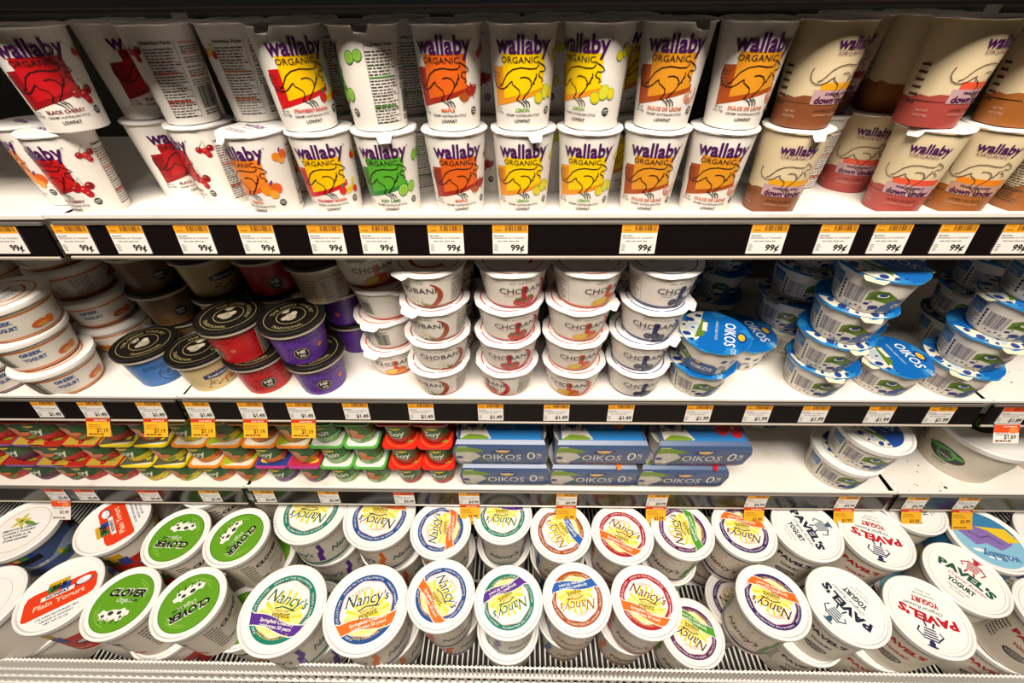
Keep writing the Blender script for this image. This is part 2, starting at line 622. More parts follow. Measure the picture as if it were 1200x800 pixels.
def facts(a, x0, x1, y0, y1, seed, accent=None, sc=1.0):
    """a panel of small print headed Nutrition Facts"""
    a.text('Nutrition Facts', x0 + .6, y1 - 3.6, w=(x1 - x0) * .92, h=3.6, col='1C1614', al='l', bold=.03)
    H = y1 - y0
    a.lines(x0, y0, x1, y1 - 5.5, max(5, int(H / 2.7)), '4A443E', 2, .36, seed)
    for k in range(5):
        y = y0 + (H - 6) * k / 5
        a.quad(x0, y - .35, x1, y, accent if accent and k % 3 == 1 else '5A544C', 2)
        if accent and k % 2:
            a.quad(x0, y + 2, x1 - 4, y + 3.2, accent, 3)
    a.quad(x0 - .6, y0 - 1, x0 - .3, y1, '5A544C', 2)
    a.quad(x1 + .3, y0 - 1, x1 + .6, y1, '5A544C', 2)


TALL = {
    'black_cherry': ('C4161E', '9C1018', 'BLACK CHERRY', '7A1420', 'cherry'),
    'cherry': ('CE1A1E', 'B01218', 'BLACK CHERRY', '7A1420', 'cherry'),
    'strawberry_banana': ('FFC800', 'D4181C', 'STRAWBERRY BANANA', 'D4181C', 'banana'),
    'key_lime': ('58B030', '2E8A34', 'KEY LIME', '3E8A2E', 'lime'),
    'maple': ('E8661A', 'A82A18', 'MAPLE', 'E06A1A', 'maple'),
    'lemon': ('FFD400', 'F39A1C', 'LEMON', '7EB838', 'lemon'),
    'dulce': ('E89A24', 'B24E16', 'DULCE DE LECHE', 'D0641E', 'swirl'),
    'peach': ('F5862A', 'E86A30', 'PEACH', 'E8701C', 'peach'),
    'banana': ('FFCE1E', 'F2B418', 'BANANA VANILLA', 'C89010', 'banana'),
}
CLEAR = {
    'caramel_apple': ('8A4E2C', 'EFA81C', 'CARAMEL APPLE'),
    'pink_grapefruit': ('B04A42', 'F0593C', 'PINK GRAPEFRUIT'),
    'peach_orchard': ('A4622A', 'F08A1E', 'PEACH ORCHARD'),
    'dark_berry': ('5A2428', '8A2038', 'CHERRY'),
}


def tall_r(z):
    return 0.0262 + (0.0318 - 0.0262) * z / 0.083


def foil_lid(t, r, z, art, seed, tab=0, thick=0.0007, crumple=0.0004, tabcol='F4F2F0', base='F6F4F2', tabdrop=50, tabw=15, tabl=9):
    R = random.Random(seed)
    ph = [R.uniform(0, 6.28) for _ in range(4)]

    def wob(k, a):
        q = crumple * (sin(7 * a + ph[0]) + .7 * sin(13 * a + ph[1]))
        return (q * (1 if k in (1, 2, 3, 4) else 0), .8 * crumple * sin(5 * a + ph[2]) * (1 if k in (1, 2, 3, 4) else 0))
    L = Solid()
    L.lathe([(r - .004, -.0004, base), (r - .0006, -.0016, base), (r, -.0008, base), (r - .0005, thick, base), (r - .003, thick + .0004, base),
             (r * .5, thick + .0002, base), (0.0001, thick, base)], 52, wob)
    L.disc(art, thick + .0004)
    o = L.build('foil_lid', 'foil', t)
    o.location = (0, 0, z)
    T = Solid()
    d = radians(tabdrop)
    P = []
    n = 5
    for side in (0, .0003):
        for i in range(n + 1):
            q = i / n
            wd = tabw / 2000 * (1 - .35 * q * q)
            ang = d * min(1, q * 2)
            y = -(r - .0025) - tabl / 1000 * q * cos(ang)
            zz = -tabl / 1000 * q * sin(ang) + side + .0004
            P += [(-wd, y, zz), (wd, y, zz)]
    F = []
    m = (n + 1) * 2
    for i in range(n):
        F += [(2 * i, 2 * i + 1, 2 * i + 3, 2 * i + 2), (m + 2 * i, m + 2 * i + 2, m + 2 * i + 3, m + 2 * i + 1),
              (2 * i, 2 * i + 2, m + 2 * i + 2, m + 2 * i), (2 * i + 1, m + 2 * i + 1, m + 2 * i + 3, 2 * i + 3)]
    F += [(m - 2, m - 1, 2 * m - 1, 2 * m - 2)]
    T.add(P, F, tabcol)
    tb = T.build('pull_tab', 'foil', o)
    tb.rotation_euler = (0, 0, radians(tab))
    return o


def make_tall(kind):
    t = empty('yogurt_cup')
    white = 'F7F1EA'
    s = Solid()
    a = Art()
    if kind in TALL:
        sq, blk, name, nc, fr = TALL[kind]
        s.lathe([(.0001, .0016, white), (.0242, .0016, white), (.0250, 0, white), (.0262, .0008, white), (tall_r(.02), .02, white), (tall_r(.04), .04, white),
                 (tall_r(.06), .06, white), (tall_r(.083), .083, white), (.0318, .0845, white), (.0336, .0847, white), (.0338, .0862, white), (.0330, .0868, white)])
        a.poly([(-31, 53), (-10, 55), (22, 39), (22, 33.5), (-31, 20)], blk, 1)
        a.poly([(-19, 64), (20, 64), (20, 37), (-19, 28)], sq, 2)
        roo(a)
        a.text('wallaby', 0, 64.5, w=49, h=19, col=PUR, lay=6, bold=.025)
        a.text('®', 26, 73, h=3, col=PUR, lay=4)
        a.text('ORGANIC', -3, 57.2, w=33, h=7.0, col=INK, lay=6, bold=.0)
        fruit(a, fr, 21, 32, 1.0)
        fruit(a, fr, 39, 64, .8)
        a.text(name, 0, 17.8, w=min(34, 2.7 * len(name)), h=4.2, col=nc, lay=4, bold=.03)
        a.text('CREAMY AUSTRALIAN STYLE', 0, 13.6, w=36, h=2.6, col=INK, lay=4, bold=.02)
        a.text('LOWFAT', 0, 8.2, w=16, h=4, col=INK, lay=4, bold=.03)
        a.text('NET WT', -27, 18, h=2.4, col=INK, lay=4, bold=.02)
        a.text('6OZ (170g)', -27, 15, h=2.4, col=INK, lay=4, bold=.02)
        for y in (48, 45, 42, 39, 36):
            a.text('MADE WITH LOVE'[(48 - y) % 7:(48 - y) % 7 + 6], -27, y, h=2.3, col=INK, lay=4)
        a.ell(28, 17, 3.6, 3.6, '2A2A26', 4)
        a.text('USDA', 28, 17.4, w=5, h=2, col='FFFFFF', lay=6, bold=.02)
        a.text('ORGANIC', 28, 15.4, w=5, h=1.6, col='FFFFFF', lay=6)
        acc = {'key_lime': '4E9A3A', 'lemon': '4E9A3A', 'peach': 'E87A2A', 'banana': 'E87A2A'}.get(kind, 'DD4A32')
        facts(a, 50, 76, 8, 74, 5, acc)
        for k, (y, c) in enumerate(((70, acc), (61, acc), (50, None), (42, acc))):
            a.text(('OUR NATURAL MILK', 'LIVE CULTURES', 'ORGANIC MILK', 'PASTEURIZED')[k], 80, y, w=17, h=2.4, col=c or '4A443E', al='l', bold=.03)
            a.lines(80, y - 7, 104, y - 1, 3, '4A443E', 2, .4, k)
        a.bars(82, 14, 103, 34)
        a.lines(82, 8, 104, 13, 2, '3A342E', 2, .5, 8)
        lidc, matn = 'F6F4F2', 'plastic'
        la = Art()
        la.text('wallaby', 0, 2, w=32, h=12, col='6A4A8A', lay=2, bold=.02)
        la.text('ORGANIC', 0, -5, w=22, h=5, col='8A80A0', lay=2)
        la.lines(-20, -18, 20, -9, 3, '9A94A8', 1, .4, 4)
    else:
        bot, bar, name = CLEAR[kind]
        up = 'E6D3AC' if kind != 'dark_berry' else 'B89A86'
        s.lathe([(.0001, .0016, bot), (.0242, .0016, bot), (.0250, 0, bot), (.0262, .0008, bot), (tall_r(.012), .012, bot), (tall_r(.024), .024, bot),
                 (tall_r(.0245), .0245, up), (tall_r(.05), .05, up), (tall_r(.083), .083, up), (.0318, .0845, up), (.0336, .0847, up), (.0338, .0862, up), (.0330, .0868, up)])
        # the fruit layer rises unevenly under the cream
        P = [(-96, 23)] + [(-96 + 8 * i, 26 + 3 * sin(i * .9) + 2 * sin(i * 2.1)) for i in range(25)] + [(96, 23)]
        a.poly(P, bot, 1)
        roo(a, .8, .9, 4, 6, '5A4632')
        a.text('wallaby', 4, 66, w=33, h=12.5, col=PUR, lay=6, bold=.025)
        a.text('ORGANIC', 2, 61.4, w=24, h=4.8, col='7A2A5A', lay=6, bold=.0)
        a.quad(-13, 34, 31, 40, bar, 2)
        a.quad(-17, 22, 31, 33.9, 'C9A3A8' if kind != 'peach_orchard' else 'C89A80', 2)
        a.text(name, 6, 30, w=26, h=3, col=PUR, lay=4, bold=.03)
        a.text('down under', 6, 23, w=40, h=8, col='4A1240', lay=4, bold=.04)
        for k, w in enumerate(('LAYERS OF FRUIT', 'LOWFAT YOGURT')):
            a.text(w, 4, 16 - 4 * k, w=28, h=3, col='D8A890' if k else INK, lay=4)
        a.text('NET WT', -32, 14, h=2.6, col='D8B4A0', lay=4)
        a.text('6OZ (170g)', -32, 10, h=2.6, col='D8B4A0', lay=4)
        for k in range(6):
            a.quad(-52 + .2 * k, 20 + 6 * k, -42, 22 + 6 * k, '5A3A34', 3)
        facts(a, 50, 78, 10, 74, 9)
        la = Art()
        la.text('wallaby', 0, 2, w=32, h=12, col='6A4A8A', lay=2, bold=.02)
    s.wrap(a, tall_r, .029)
    s.build('cup', 'plastic', t)
    foil_lid(t, .0342, .0875 - .0009, la, len(kind), tab=0)
    return t


# ------------------------------------------------------------------ round 95 mm cups with printed foil lids
def round_r(z, h=.0525, rb=.0338, rt=.0448):
    q = max(0, min(1, z / h))
    return rb + (rt - rb) * q ** .72


CH = {
    'vanilla': ('A84418', 'vanilla'), 'strawberry': ('CC1626', 'strawberry'), 'peachy': ('E0501E', 'peaches'), 'blueberry': ('2E2A7C', 'blueberry'),
}


def round_body(h=.0525, rb=.0338, rt=.0448, white='F4ECE2', rim=.0462, foot=None):
    s = Solid()
    foot = foot or white
    P = [(.0001, .0015, white), (rb - .004, .0015, white), (rb - .003, 0, foot), (rb - .0006, .0008, foot)]
    for k in range(1, 9):
        z = h * k / 9
        P.append((round_r(z, h, rb, rt), z, white))
    P += [(rt, h - .0015, white), (rim, h - .0012, white), (rim, h + .0003, white), (rim - .002, h + .0003, white)]
    s.lathe(P, 48)
    return s


def make_chob(kind):
    t = empty('yogurt_cup')
    c, fr = CH[kind]
    s = round_body(foot=c)
    a = Art()
    P = []
    for k in range(25):
        an = radians(62 - 7.6 * k)
        P.append((12 + 25 * cos(an), 23 + 22 * sin(an)))
    for k in range(24, -1, -1):
        an = radians(62 - 7.6 * k)
        P.append((11 + (25 - 1 - 6.0 * sin(pi * k / 25)) * cos(an), 23 + (22 - 1 - 4.5 * sin(pi * k / 25)) * sin(an)))
    a.poly([(x, max(1.5, min(50, y))) for x, y in P], c, 2)
    a.text('CHOBANI', 0, 27.5, w=58, h=12, col='2A2420', lay=5, bold=.0)
    a.text('ALL NATURAL', 0, 42.5, w=34, h=3, col='8A6A4A', lay=4)
    a.text('GREEK YOGURT', -15, 25.5, w=18, h=2.6, col=c, lay=4)
    a.text('NON-FAT', -17, 22, w=12, h=2.4, col=c, lay=4)
    if kind in ('strawberry', 'peachy', 'blueberry'):
        a.quad(-2, 16, 4.5, 38, c, 3)
    fruit(a, fr, 2, 13, 1.25)
    facts(a, 50, 76, 9, 44, 3)
    a.quad(-84, 8, -50, 8.4, '6A645C', 2)
    a.quad(-84, 43, -50, 43.4, '6A645C', 2)
    a.quad(-84.4, 8, -84, 43, '6A645C', 2)
    a.quad(-50.4, 8, -50, 43, '6A645C', 2)
    a.lines(-82, 10, -52, 42, 11, '5A544C', 2, .4, 6)
    a.bars(86, 12, 106, 36)
    a.lines(86, 38, 106, 42, 2, '5A544C', 2, .4, 7)
    s.wrap(a, round_r, .040)
    s.build('cup', 'plastic', t)
    la = Art()
    la.ring(0, 0, 37.6, 39.2, c, 1)
    la.ring(0, 0, 22, 26, c, 2, 150, 330)
    la.ring(0, 0, 21, 23, c, 2, 200, 280)
    la.text('CHOBANI', 0, -4, w=46, h=10, col='2A2420', lay=4, bold=.0)
    la.text('yogurt', 0, 18, w=16, h=6, col=c, lay=4, shear=.25, arc=28)
    la.text('0%', 22, -22, h=9, col=c, lay=4)
    fruit(la, fr, 0, -16, .9)
    foil_lid(t, .0478, .0535, la, 3 + len(kind), tab=-35, crumple=.0005, tabw=30, tabl=9, tabdrop=26)
    return t


def oikos_side(a, dy=0, mark='PLAIN'):
    a.quad(-66, 8, -40, 44, 'F2ECE0', 1)
    a.quad(-64, 27, -42, 44, '4E86B8', 2)
    a.text('ORGANIC GREEK YOGURT', -53, 37, w=19, h=3, col='F4F4F0', lay=4)
    a.lines(-63, 29, -44, 36, 3, 'DCE6EE', 3, .4, 4)
    a.lines(-64, 9, -42, 26, 6, '4A443E', 2, .4, 5)
    for k in range(6):
        a.ell(-38, 11 + 5 * k, 1.5, 1.9, '2A2622', 3, n=10)
    a.bars(-34, 14, -12, 36, '7A7488')
    # a green hill, white houses with blue domes, stones
    a.poly([(-10, 12), (-10, 32), (-4, 37), (6, 38), (14, 33), (24, 26), (34, 24), (34, 12)], '6E8A34', 2)
    a.poly([(-8, 24), (-2, 36), (8, 37), (14, 30), (4, 25)], '466A24', 3)
    a.poly([(-12, 6), (-10, 20), (-2, 23), (8, 21), (18, 18), (20, 6)], 'EFE9DC', 4)
    a.ell(4, 31, 6, 2.6, 'F2EEE2', 4, 8)
    a.ell(4, 32, 4, 2.2, '32449A', 5, 8)
    for k, (x, y, r) in enumerate(((-7, 16, 3.0), (2, 12, 5.6), (-16, 10, 1.6), (-4, 20, 1.2), (10, 15, 1.8), (-22, 8, 1.4), (-1, 7, 1.5), (-28, 10, 1.3), (-10, 8, 1.6), (8, 8, 1.2))):
        a.ell(x, y, r, r * .62, '2C3A86' if r > 2.5 else '2A2A34', 5 + k % 2, 6, n=14)
    a.poly([(6, 6), (10, 17), (16, 24), (26, 27), (38, 27), (50, 26), (58, 20), (58, 6)], '4A6AA0', 5)
    a.text('OIKOS', 36, 12.5, w=30, h=10, col='F4F2EC', lay=7, bold=.02)
    a.ell(30, 25.6, 8, 2.4, '26438C', 7)
    a.ell(30, 25.9, 4, 1.6, 'F2B820', 8)
    a.text('0%', 64, 18, h=10, col='2A4A90', lay=5)
    for k, (x, y) in enumerate(((62, 34), (70, 12), (76, 30), (84, 16), (90, 34), (100, 22))):
        a.ell(x, y, 4, 2.6, ('32449A', '466A24', '2C3A86')[k % 3], 3, 15 * k)
    for k in range(14):
        a.ell(58 + 5 * (k * 1.7 % 11), 9 + (k * 7 % 34), .9, .7, '2A2A34', 3, n=8)


def oikos_lid(R, blue='0E68BA'):
    la = Art()
    q = R
    la.ell(0, 0, q, q, blue, 1, n=60)
    P = [(q * .985 * cos(radians(x)), q * .985 * sin(radians(x))) for x in range(112, 236, 6)]
    la.poly(P + [(-q * .42, -q * .55), (-q * .30, -q * .1), (-q * .40, q * .4)], 'E9E4D2', 2)
    la.poly([(-q * .86, -q * .18), (-q * .5, -q * .34), (-q * .3, -q * .16), (-q * .34, q * .22), (-q * .6, q * .3)], 'BFCBD2', 3)
    la.poly([(-q * .52, -q * .5), (-q * .28, -q * .36), (-q * .2, q * .3), (-q * .36, q * .52), (-q * .44, q * .1)], '5E7E2C', 4)
    for k, (x, y, r) in enumerate(((-.72, .34, .13), (-.74, -.4, .12), (-.5, .62, .1), (-.86, 0, .06), (-.6, -.05, .05), (-.58, -.62, .07), (-.42, -.74, .04), (-.8, .2, .04))):
        la.ell(x * q, y * q, r * q, r * q * .8, '22408E', 5 + k % 2, n=16)
    la.poly([(-q * .34, -q * .1), (-q * .2, -q * .1), (-q * .2, q * .34), (-q * .34, q * .34)], 'EFEBDE', 6)
    la.text('PLAIN', -q * .24, q * .12, w=q * .34, h=q * .1, col='4A443E', lay=8, rot=-90)
    la.text('OIKOS', q * .28, -q * .02, w=q * 1.14, h=q * .42, col='F8F8F4', lay=5, rot=-90, bold=.01)
    la.text('ORGANIC GREEK YOGURT', q * .02, q * .05, w=q * .95, h=q * .1, col='DCEBF4', lay=5, rot=-90)
    la.ell(q * .74, -q * .05, q * .13, q * .25, '1D3C84', 5)
    la.ell(q * .73, -q * .05, q * .09, q * .16, 'F5BE22', 6)
    la.text('O%', q * .46, -q * .8, w=q * .26, h=q * .2, col='E8F2F8', lay=6, rot=-90)
    return la


def make_oikos(kind):
    t = empty('yogurt_cup')
    s = round_body()
    a = Art()
    oikos_side(a)
    s.wrap(a, round_r, .040)
    s.build('cup', 'plastic', t)
    foil_lid(t, .0490, .0535, oikos_lid(48.0), 5, tab=-70, base='2A86C8', tabcol='E4DEBE', tabw=26, tabl=8, tabdrop=22, crumple=.0007)
    return t


# ------------------------------------------------------------------ cups with black domed lids
GG = {'red': 'C8161C', 'purple': '5C2C9A', 'tan': 'D8C08A', 'blue': '3A78C0', 'brown': '7A5A34', 'print': 'C9B79A'}


def gg_r(z):
    return .0335 + (.0405 - .0335) * z / .060


def make_gg(kind):
    t = empty('yogurt_cup')
    c = GG[kind]
    s = Solid()
    w = 'E4DACB'
    s.lathe([(.0001, .0015, c), (.030, .0015, c), (.0312, 0, c), (.0335, .001, c), (gg_r(.02), .02, c), (gg_r(.040), .040, c), (gg_r(.0535), .0535, w),
             (gg_r(.060), .060, w), (.042, .0605, w), (.042, .062, w)])
    a = Art()
    dk = {'red': '7A0C10', 'purple': '3A1A6A', 'tan': '8A5A28', 'blue': '23528E', 'brown': '4A3420', 'print': '7A6A54'}[kind]
    if kind in ('red', 'purple'):
        a.ell(-6, 22, 11.5, 11.5, '14100E', 2, n=32)
        a.ring(-6, 22, 9.4, 10.2, 'C8B88A', 3)
        a.text('HE', -6, 22.5, w=11, h=8, col='E8E0D0', lay=4, bold=.05)
        a.text('YO', -6, 15.5, w=9, h=6, col='E8E0D0', lay=4, bold=.05)
        a.text('YOGURT', 12, 40, w=34, h=6, col=dk, lay=3, shear=.1)
        a.ell(22, 26, 4, 4.8, 'C04838', 3)
        a.ring(22, 26, 1.5, 2.6, 'E88A50', 4)
        R = random.Random(4)
        for k in range(40):
            x, y = R.uniform(-60, 66), R.uniform(4, 48)
            if (x + 6) ** 2 + (y - 22) ** 2 > 190:
                a.ell(x, y, R.uniform(.8, 2.4), R.uniform(.5, 1.2), dk, 2, R.uniform(0, 180), n=10)
    elif kind == 'tan':
        P = [(-20 + 40 * i / 20, 36 + (3 if i % 2 else 0) - .03 * (i - 10) ** 2) for i in range(21)]
        a.poly(P + [(20, 28), (0, 25), (-20, 28)], '26306E', 3)
        a.text('Greek yogurt', 0, 29, w=30, h=6, col='E8E4D8', lay=5, bold=.03, shear=.2)
        fruit(a, 'apricot', 12, 16, .6)
        for k in range(12):
            leaf(a, -22 + 4 * k, 10 + (k * 5 % 11), 6, 2.4, 40 * k, '6A5A2A' if k % 2 else 'A8843C', 3)
    elif kind == 'blue':
        a.text('yogurt', 0, 22, w=30, h=12, col='1D4686', lay=3, shear=.2)
        a.ring(2, 20, 14, 15.4, '1D4686', 2, 20, 320)
        a.ring(2, 20, 7, 8, '1D4686', 2, 200, 420)
        a.lines(-28, 36, 28, 44, 3, '1D4686', 2, .4, 3)
    else:
        a.ell(0, 24, 9, 9, '1A1E3C', 3)
        a.text('GREEK', 0, 25, w=13, h=4, col='E8E4D8', lay=4, bold=.03)
        a.text('STYLE', 0, 20, w=10, h=4, col='E8E4D8', lay=4, bold=.03)
        a.lines(20, 8, 56, 46, 8, dk, 2, .4, 9)
        a.lines(-56, 8, -20, 46, 8, dk, 2, .4, 11)
    a.quad(58, 3, 92, 51, 'B9AE9E', 2)
    facts(a, 60, 90, 5, 48, 3)
    a.bars(-88, 10, -66, 40)
    s.wrap(a, gg_r, .037)
    s.build('cup', 'plastic', t)
    k = 'plastic'
    L = Solid()
    b = '14110F'
    L.lathe([(.0440, -.0075, 'D8CCB8'), (.0446, -.0070, 'D8CCB8'), (.0448, -.0035, b), (.0452, -.0030, b), (.0450, .0010, b), (.0430, .0018, b), (.0418, .0008, b), (.0001, .0008, b)], 52)
    la = Art()
    g = 'A89868'
    la.ring(0, 0, 19, 19.9, g, 1)
    la.ring(0, 0, 35.5, 36.2, g, 1)
    la.text('THE GREEK YOGURT', 0, 0, w=70, h=8, col=g, lay=2, arc=24, rot=0)
    la.text('TRADITIONAL', 0, 0, w=46, h=7, col=g, lay=2, arc=-32, rot=0)
    la.ell(0, -3, 8, 9, '9C9482', 2, 10)
    la.ell(3, 5, 4.4, 5, 'C4BBA6', 3)
    la.ell(-6, -6, 6, 5, 'A89E8C', 3, 30)
    for q in range(5):
        leaf(la, -6, 8, 9, 2.4, 90 + 25 * q, 'BDB29C', 3)
    L.disc(la, .0008)
    o = L.build('domed_lid', 'plastic', t)
    o.location = (0, 0, .0640)
    return t


# ------------------------------------------------------------------ wide shallow bowls with white lids
def bowl_r(z):
    q = max(0, min(1, z / .050))
    return .0390 + (.0490 - .0390) * q ** .75


def make_bowl(kind):
    t = empty('yogurt_bowl')
    c = {'orange': 'DC7A1E', 'plum': '6A3048'}[kind]
    w = 'F0E8DC'
    s = Solid()
    P = [(.0001, .0015, w), (.034, .0015, w), (.035, 0, c), (.0386, .0012, c), (bowl_r(.0035), .0035, w)]
    P += [(bowl_r(z), z, cc) for z, cc in ((.004, c), (.0065, w), (.012, w), (.02, w), (.03, w), (.0385, c), (.0415, w))]
    P += [(bowl_r(.047), .047, w), (bowl_r(.050), .050, w), (.0505, .0505, w), (.0505, .052, w)]
    s.lathe(P, 56)
    a = Art()
    fruit(a, 'apricot' if kind == 'orange' else 'plum', 4, 17, 1.1)
    a.text('GREEK', -36, 30, w=24, h=8, col='3A5A9A', lay=3, bold=.04)
    a.text('YOGURT', -36, 20, w=26, h=8, col='3A5A9A', lay=3, bold=.04)
    a.text('5.3', 30, 24, h=5, col='3A342E', lay=3)
    a.text('OZ', 31, 18, h=4, col='3A342E', lay=3)
    a.text('Nutrition Facts', 56, 40, w=24, h=4, col='2A2420', lay=3)
    a.lines(44, 9, 72, 38, 10, '4A443E', 2, .45, 2)
    a.bars(-84, 12, -62, 40)
    fruit(a, 'apricot' if kind == 'orange' else 'plum', 110, 22, 1.2)
    a.text('GREEK YOGURT', 140, 30, w=40, h=7, col='3A5A9A', lay=3, bold=.04)
    a.text('GREEK YOGURT', -120, 30, w=40, h=7, col='3A5A9A', lay=3, bold=.04)
    a.lines(-140, 10, -100, 26, 5, '8A4A3A', 2, .4, 2)
    s.wrap(a, bowl_r, .0445)
    s.build('bowl', 'plastic', t)
    L = Solid()
    L.lathe([(.0512, -.0050, w), (.0520, -.0045, 'FBF8F2'), (.0530, .0010, 'FBF8F2'), (.0525, .0028, 'FBF8F2'), (.0480, .0042, 'FBF8F2'),
             (.0430, .0038, 'FBF8F2'), (.0400, .0022, 'FBF8F2'), (.0001, .0022, 'FBF8F2')], 60)
    la = Art()
    la.ring(0, 0, 37, 39, c, 1)
    la.ring(0, 0, 25, 28, c, 1, 180, 350)
    la.text('GREEK YOGURT', 0, 0, w=46, h=8, col='4A6AA0', lay=2, bold=.03)
    la.lines(-22, -16, 22, -5, 4, '7A8AA8', 1, .4, 4)
    fruit(la, 'apricot' if kind == 'orange' else 'plum', 0, 22, 1.0)
    L.disc(la, .0022)
    o = L.build('snap_lid', 'lid', t)
    o.location = (0, 0, .0520)
    return t


# ------------------------------------------------------------------ tubs with snap-on lids
def tub(name, body, lidart, r, h, rb, bodyart=None, base='F2ECE2', bands=(), panel='FDFBF8', lidcol='FDFBF8'):
    """r lid radius, h overall height, rb bottom radius; bands: (z0, z1, colour)"""
    t = empty(name)
    rt_ = r * .915
    hb = h - .0075

    def rf(z):
        return rb + (rt_ - rb) * (z / hb)
    s = Solid()
    zs = sorted({.004, hb * .2, hb * .4, hb * .6, hb * .8, hb - .009} | {q for b_ in bands for q in b_[:2]})

    def cc(z):
        for b0, b1, c_ in bands:
            if b0 - 1e-6 <= z < b1 - 1e-6:
                return c_
        return base
    P = [(.0001, .002, base), (rb - .004, .002, base), (rb - .003, 0, base), (rb, .0012, base)] + [(rf(z), z, cc(z)) for z in zs]
    P += [(rf(hb), hb, base), (rt_ + .002, hb, base), (rt_ + .002, hb + .002, base)]
    s.lathe(P, 56)
    if bodyart:
        s.wrap(bodyart, rf, (rb + rt_) / 2)
    s.build('tub', 'plastic', t)
    L = Solid()
    c = lidcol
    L.lathe([(r - .0022, -.0105, c), (r - .0012, -.0108, c), (r - .0004, -.0050, c), (r, -.0030, c), (r, -.0008, c), (r - .0012, .0004, c),
             (r - .0035, .0006, c), (r - .0048, -.0004, c), (r - .0060, -.0024, c), (r - .0075, -.0028, panel), (r * .5, -.0024, panel), (.0001, -.0023, panel)], 64)
    L.disc(lidart, -.0023, zf=None)
    o = L.build('snap_lid', 'lid', t)
    o.location = (0, 0, h)
    return t


def nancy_lid(rc, bc, ink, R, organic=True):
    a = Art()
    q = R
    a.ell(0, 0, q * .60, q * .60, 'FFFDF4', 1, n=40)
    a.ell(0, -q * .22, q * .56, q * .36, 'FFF29A', 2, n=30)
    for k in range(9):
        an = radians(20 * k + 10)
        x0, y0 = 0, -q * .22
        d1, d2 = an - .07, an + .07
        a.poly([(x0 + q * .1 * cos(an), y0 + q * .1 * sin(an)), (x0 + q * .56 * cos(d1) * .95, y0 + q * .62 * sin(d1)), (x0 + q * .56 * cos(d2) * .95, y0 + q * .62 * sin(d2))], 'F8DC3A', 3)
    a.ell(0, -q * .3, q * .3, q * .2, 'F8DC3A', 3)
    a.ring(0, 0, q * .615, q * .745, rc, 4, wob=.018, k=8, n=80)
    a.ring(0, 0, q * .595, q * .617, 'E6A2B4' if rc[0] != '0' else 'E8B8A0', 4, wob=.018, k=8, n=80)
    for k, tx in enumerate(('PURE YOGURT LIVE CULTURES', 'MADE IN THE WILLAMETTE', 'VALLEY FARM FRESH MILK')):
        a.text(tx, 0, 0, w=q * 1.02, h=q * .068, col='F4F2EA', lay=6, arc=q * .655, rot=100 - 100 * k)
    # banner
    P = []
    n = 14
    top, bot = [], []
    for i in range(n + 1):
        x = -q * .735 + q * 1.47 * i / n
        w = .05 * sin(i / n * 2 * pi)
        lim = sqrt(max(.001, (q * .745) ** 2 - x * x))
        top.append((x, max(-lim, min(lim, q * (-.24 + w) - .08 * x))))
        bot.append((x, max(-lim, min(lim, q * (-.47 + w) - .08 * x))))
    a.raw([p for pr in zip(bot, top) for p in pr], [(2 * i, 2 * i + 2, 2 * i + 3, 2 * i + 1) for i in range(n)], bc, 7)
    for side, dy in ((top, .012), (bot, -.012)):
        a.stroke([(x, y + dy * q) for x, y in side], q * .02, 'FFFDF4', 8)
    a.text('Springfield Creamery', 0, -q * .33, w=q * .85, h=q * .10, col='F8F4EA', lay=9, bold=.02, rot=-4)
    a.text('celebrates 50 years', 0, -q * .43, w=q * .8, h=q * .10, col='F8F4EA', lay=9, bold=.02, rot=-4)
    a.text('Nancy', -q * .06, q * .08, w=q * .86, h=q * .40, col=ink, lay=10, shear=.26, rot=-8, bold=.0)
    a.text("'s", q * .46, q * .02, w=q * .12, h=q * .3, col=ink, lay=10, shear=.2, rot=-8, bold=.02)
    a.stroke([(-q * .2, -q * .02), (-q * .02, q * .03), (q * .12, q * .0), (q * .3, -q * .04)], q * .03, ink, 10)
    if organic:
        a.text('Organic', 0, 0, w=q * .52, h=q * .16, col='F0A088', lay=10, arc=q * .40, rot=14, shear=.1)
    else:
        for x, y in ((-.2, .42), (.08, .5), (.26, .44), (0, .4)):
            a.ell(x * q, y * q, q * .015, q * .015, 'D8C040', 6, n=8)
    a.text('whole milk', 0, -q * .09, w=q * .34, h=q * .1, col='B8884A', lay=10, shear=.2)
    a.text('yogurt', 0, -q * .2, w=q * .44, h=q * .20, col='6E6A40', lay=10, shear=.2, bold=.01)
    a.text('Family Owned Since 1960', 0, 0, w=q * .8, h=q * .08, col='F8D850', lay=9, arc=-q * .66, rot=0)
    return a


def nancy_body(c, ink, H, acc):
    a = Art()
    for k in (-1, 0, 1):
        x = k * 95
        a.text("Nancy's", x, H * .38, w=58, h=24, col=ink, lay=5, shear=.2, bold=.015)
        a.text('yogurt', x, H * .22, w=26, h=10, col='8A7A4A', lay=5, shear=.2)
        a.poly([(x + 36, H * .2), (x + 40, H * .5), (x + 46, H * .55), (x + 44, H * .74), (x + 52, H * .78), (x + 54, H * .5), (x + 48, H * .4), (x + 48, H * .2)], acc, 3)
        for q in range(6):
            leaf(a, x - 26 + 10 * q, H * .72 + 3 * (q % 2), 7, 2.4, 50 * q, 'C87850' if q % 2 else 'D8B060', 3)
    a.quad(-165, H * .84, 165, H * .865, c, 4)
    a.quad(-165, H * .10, 165, H * .16, c, 4)
    return a


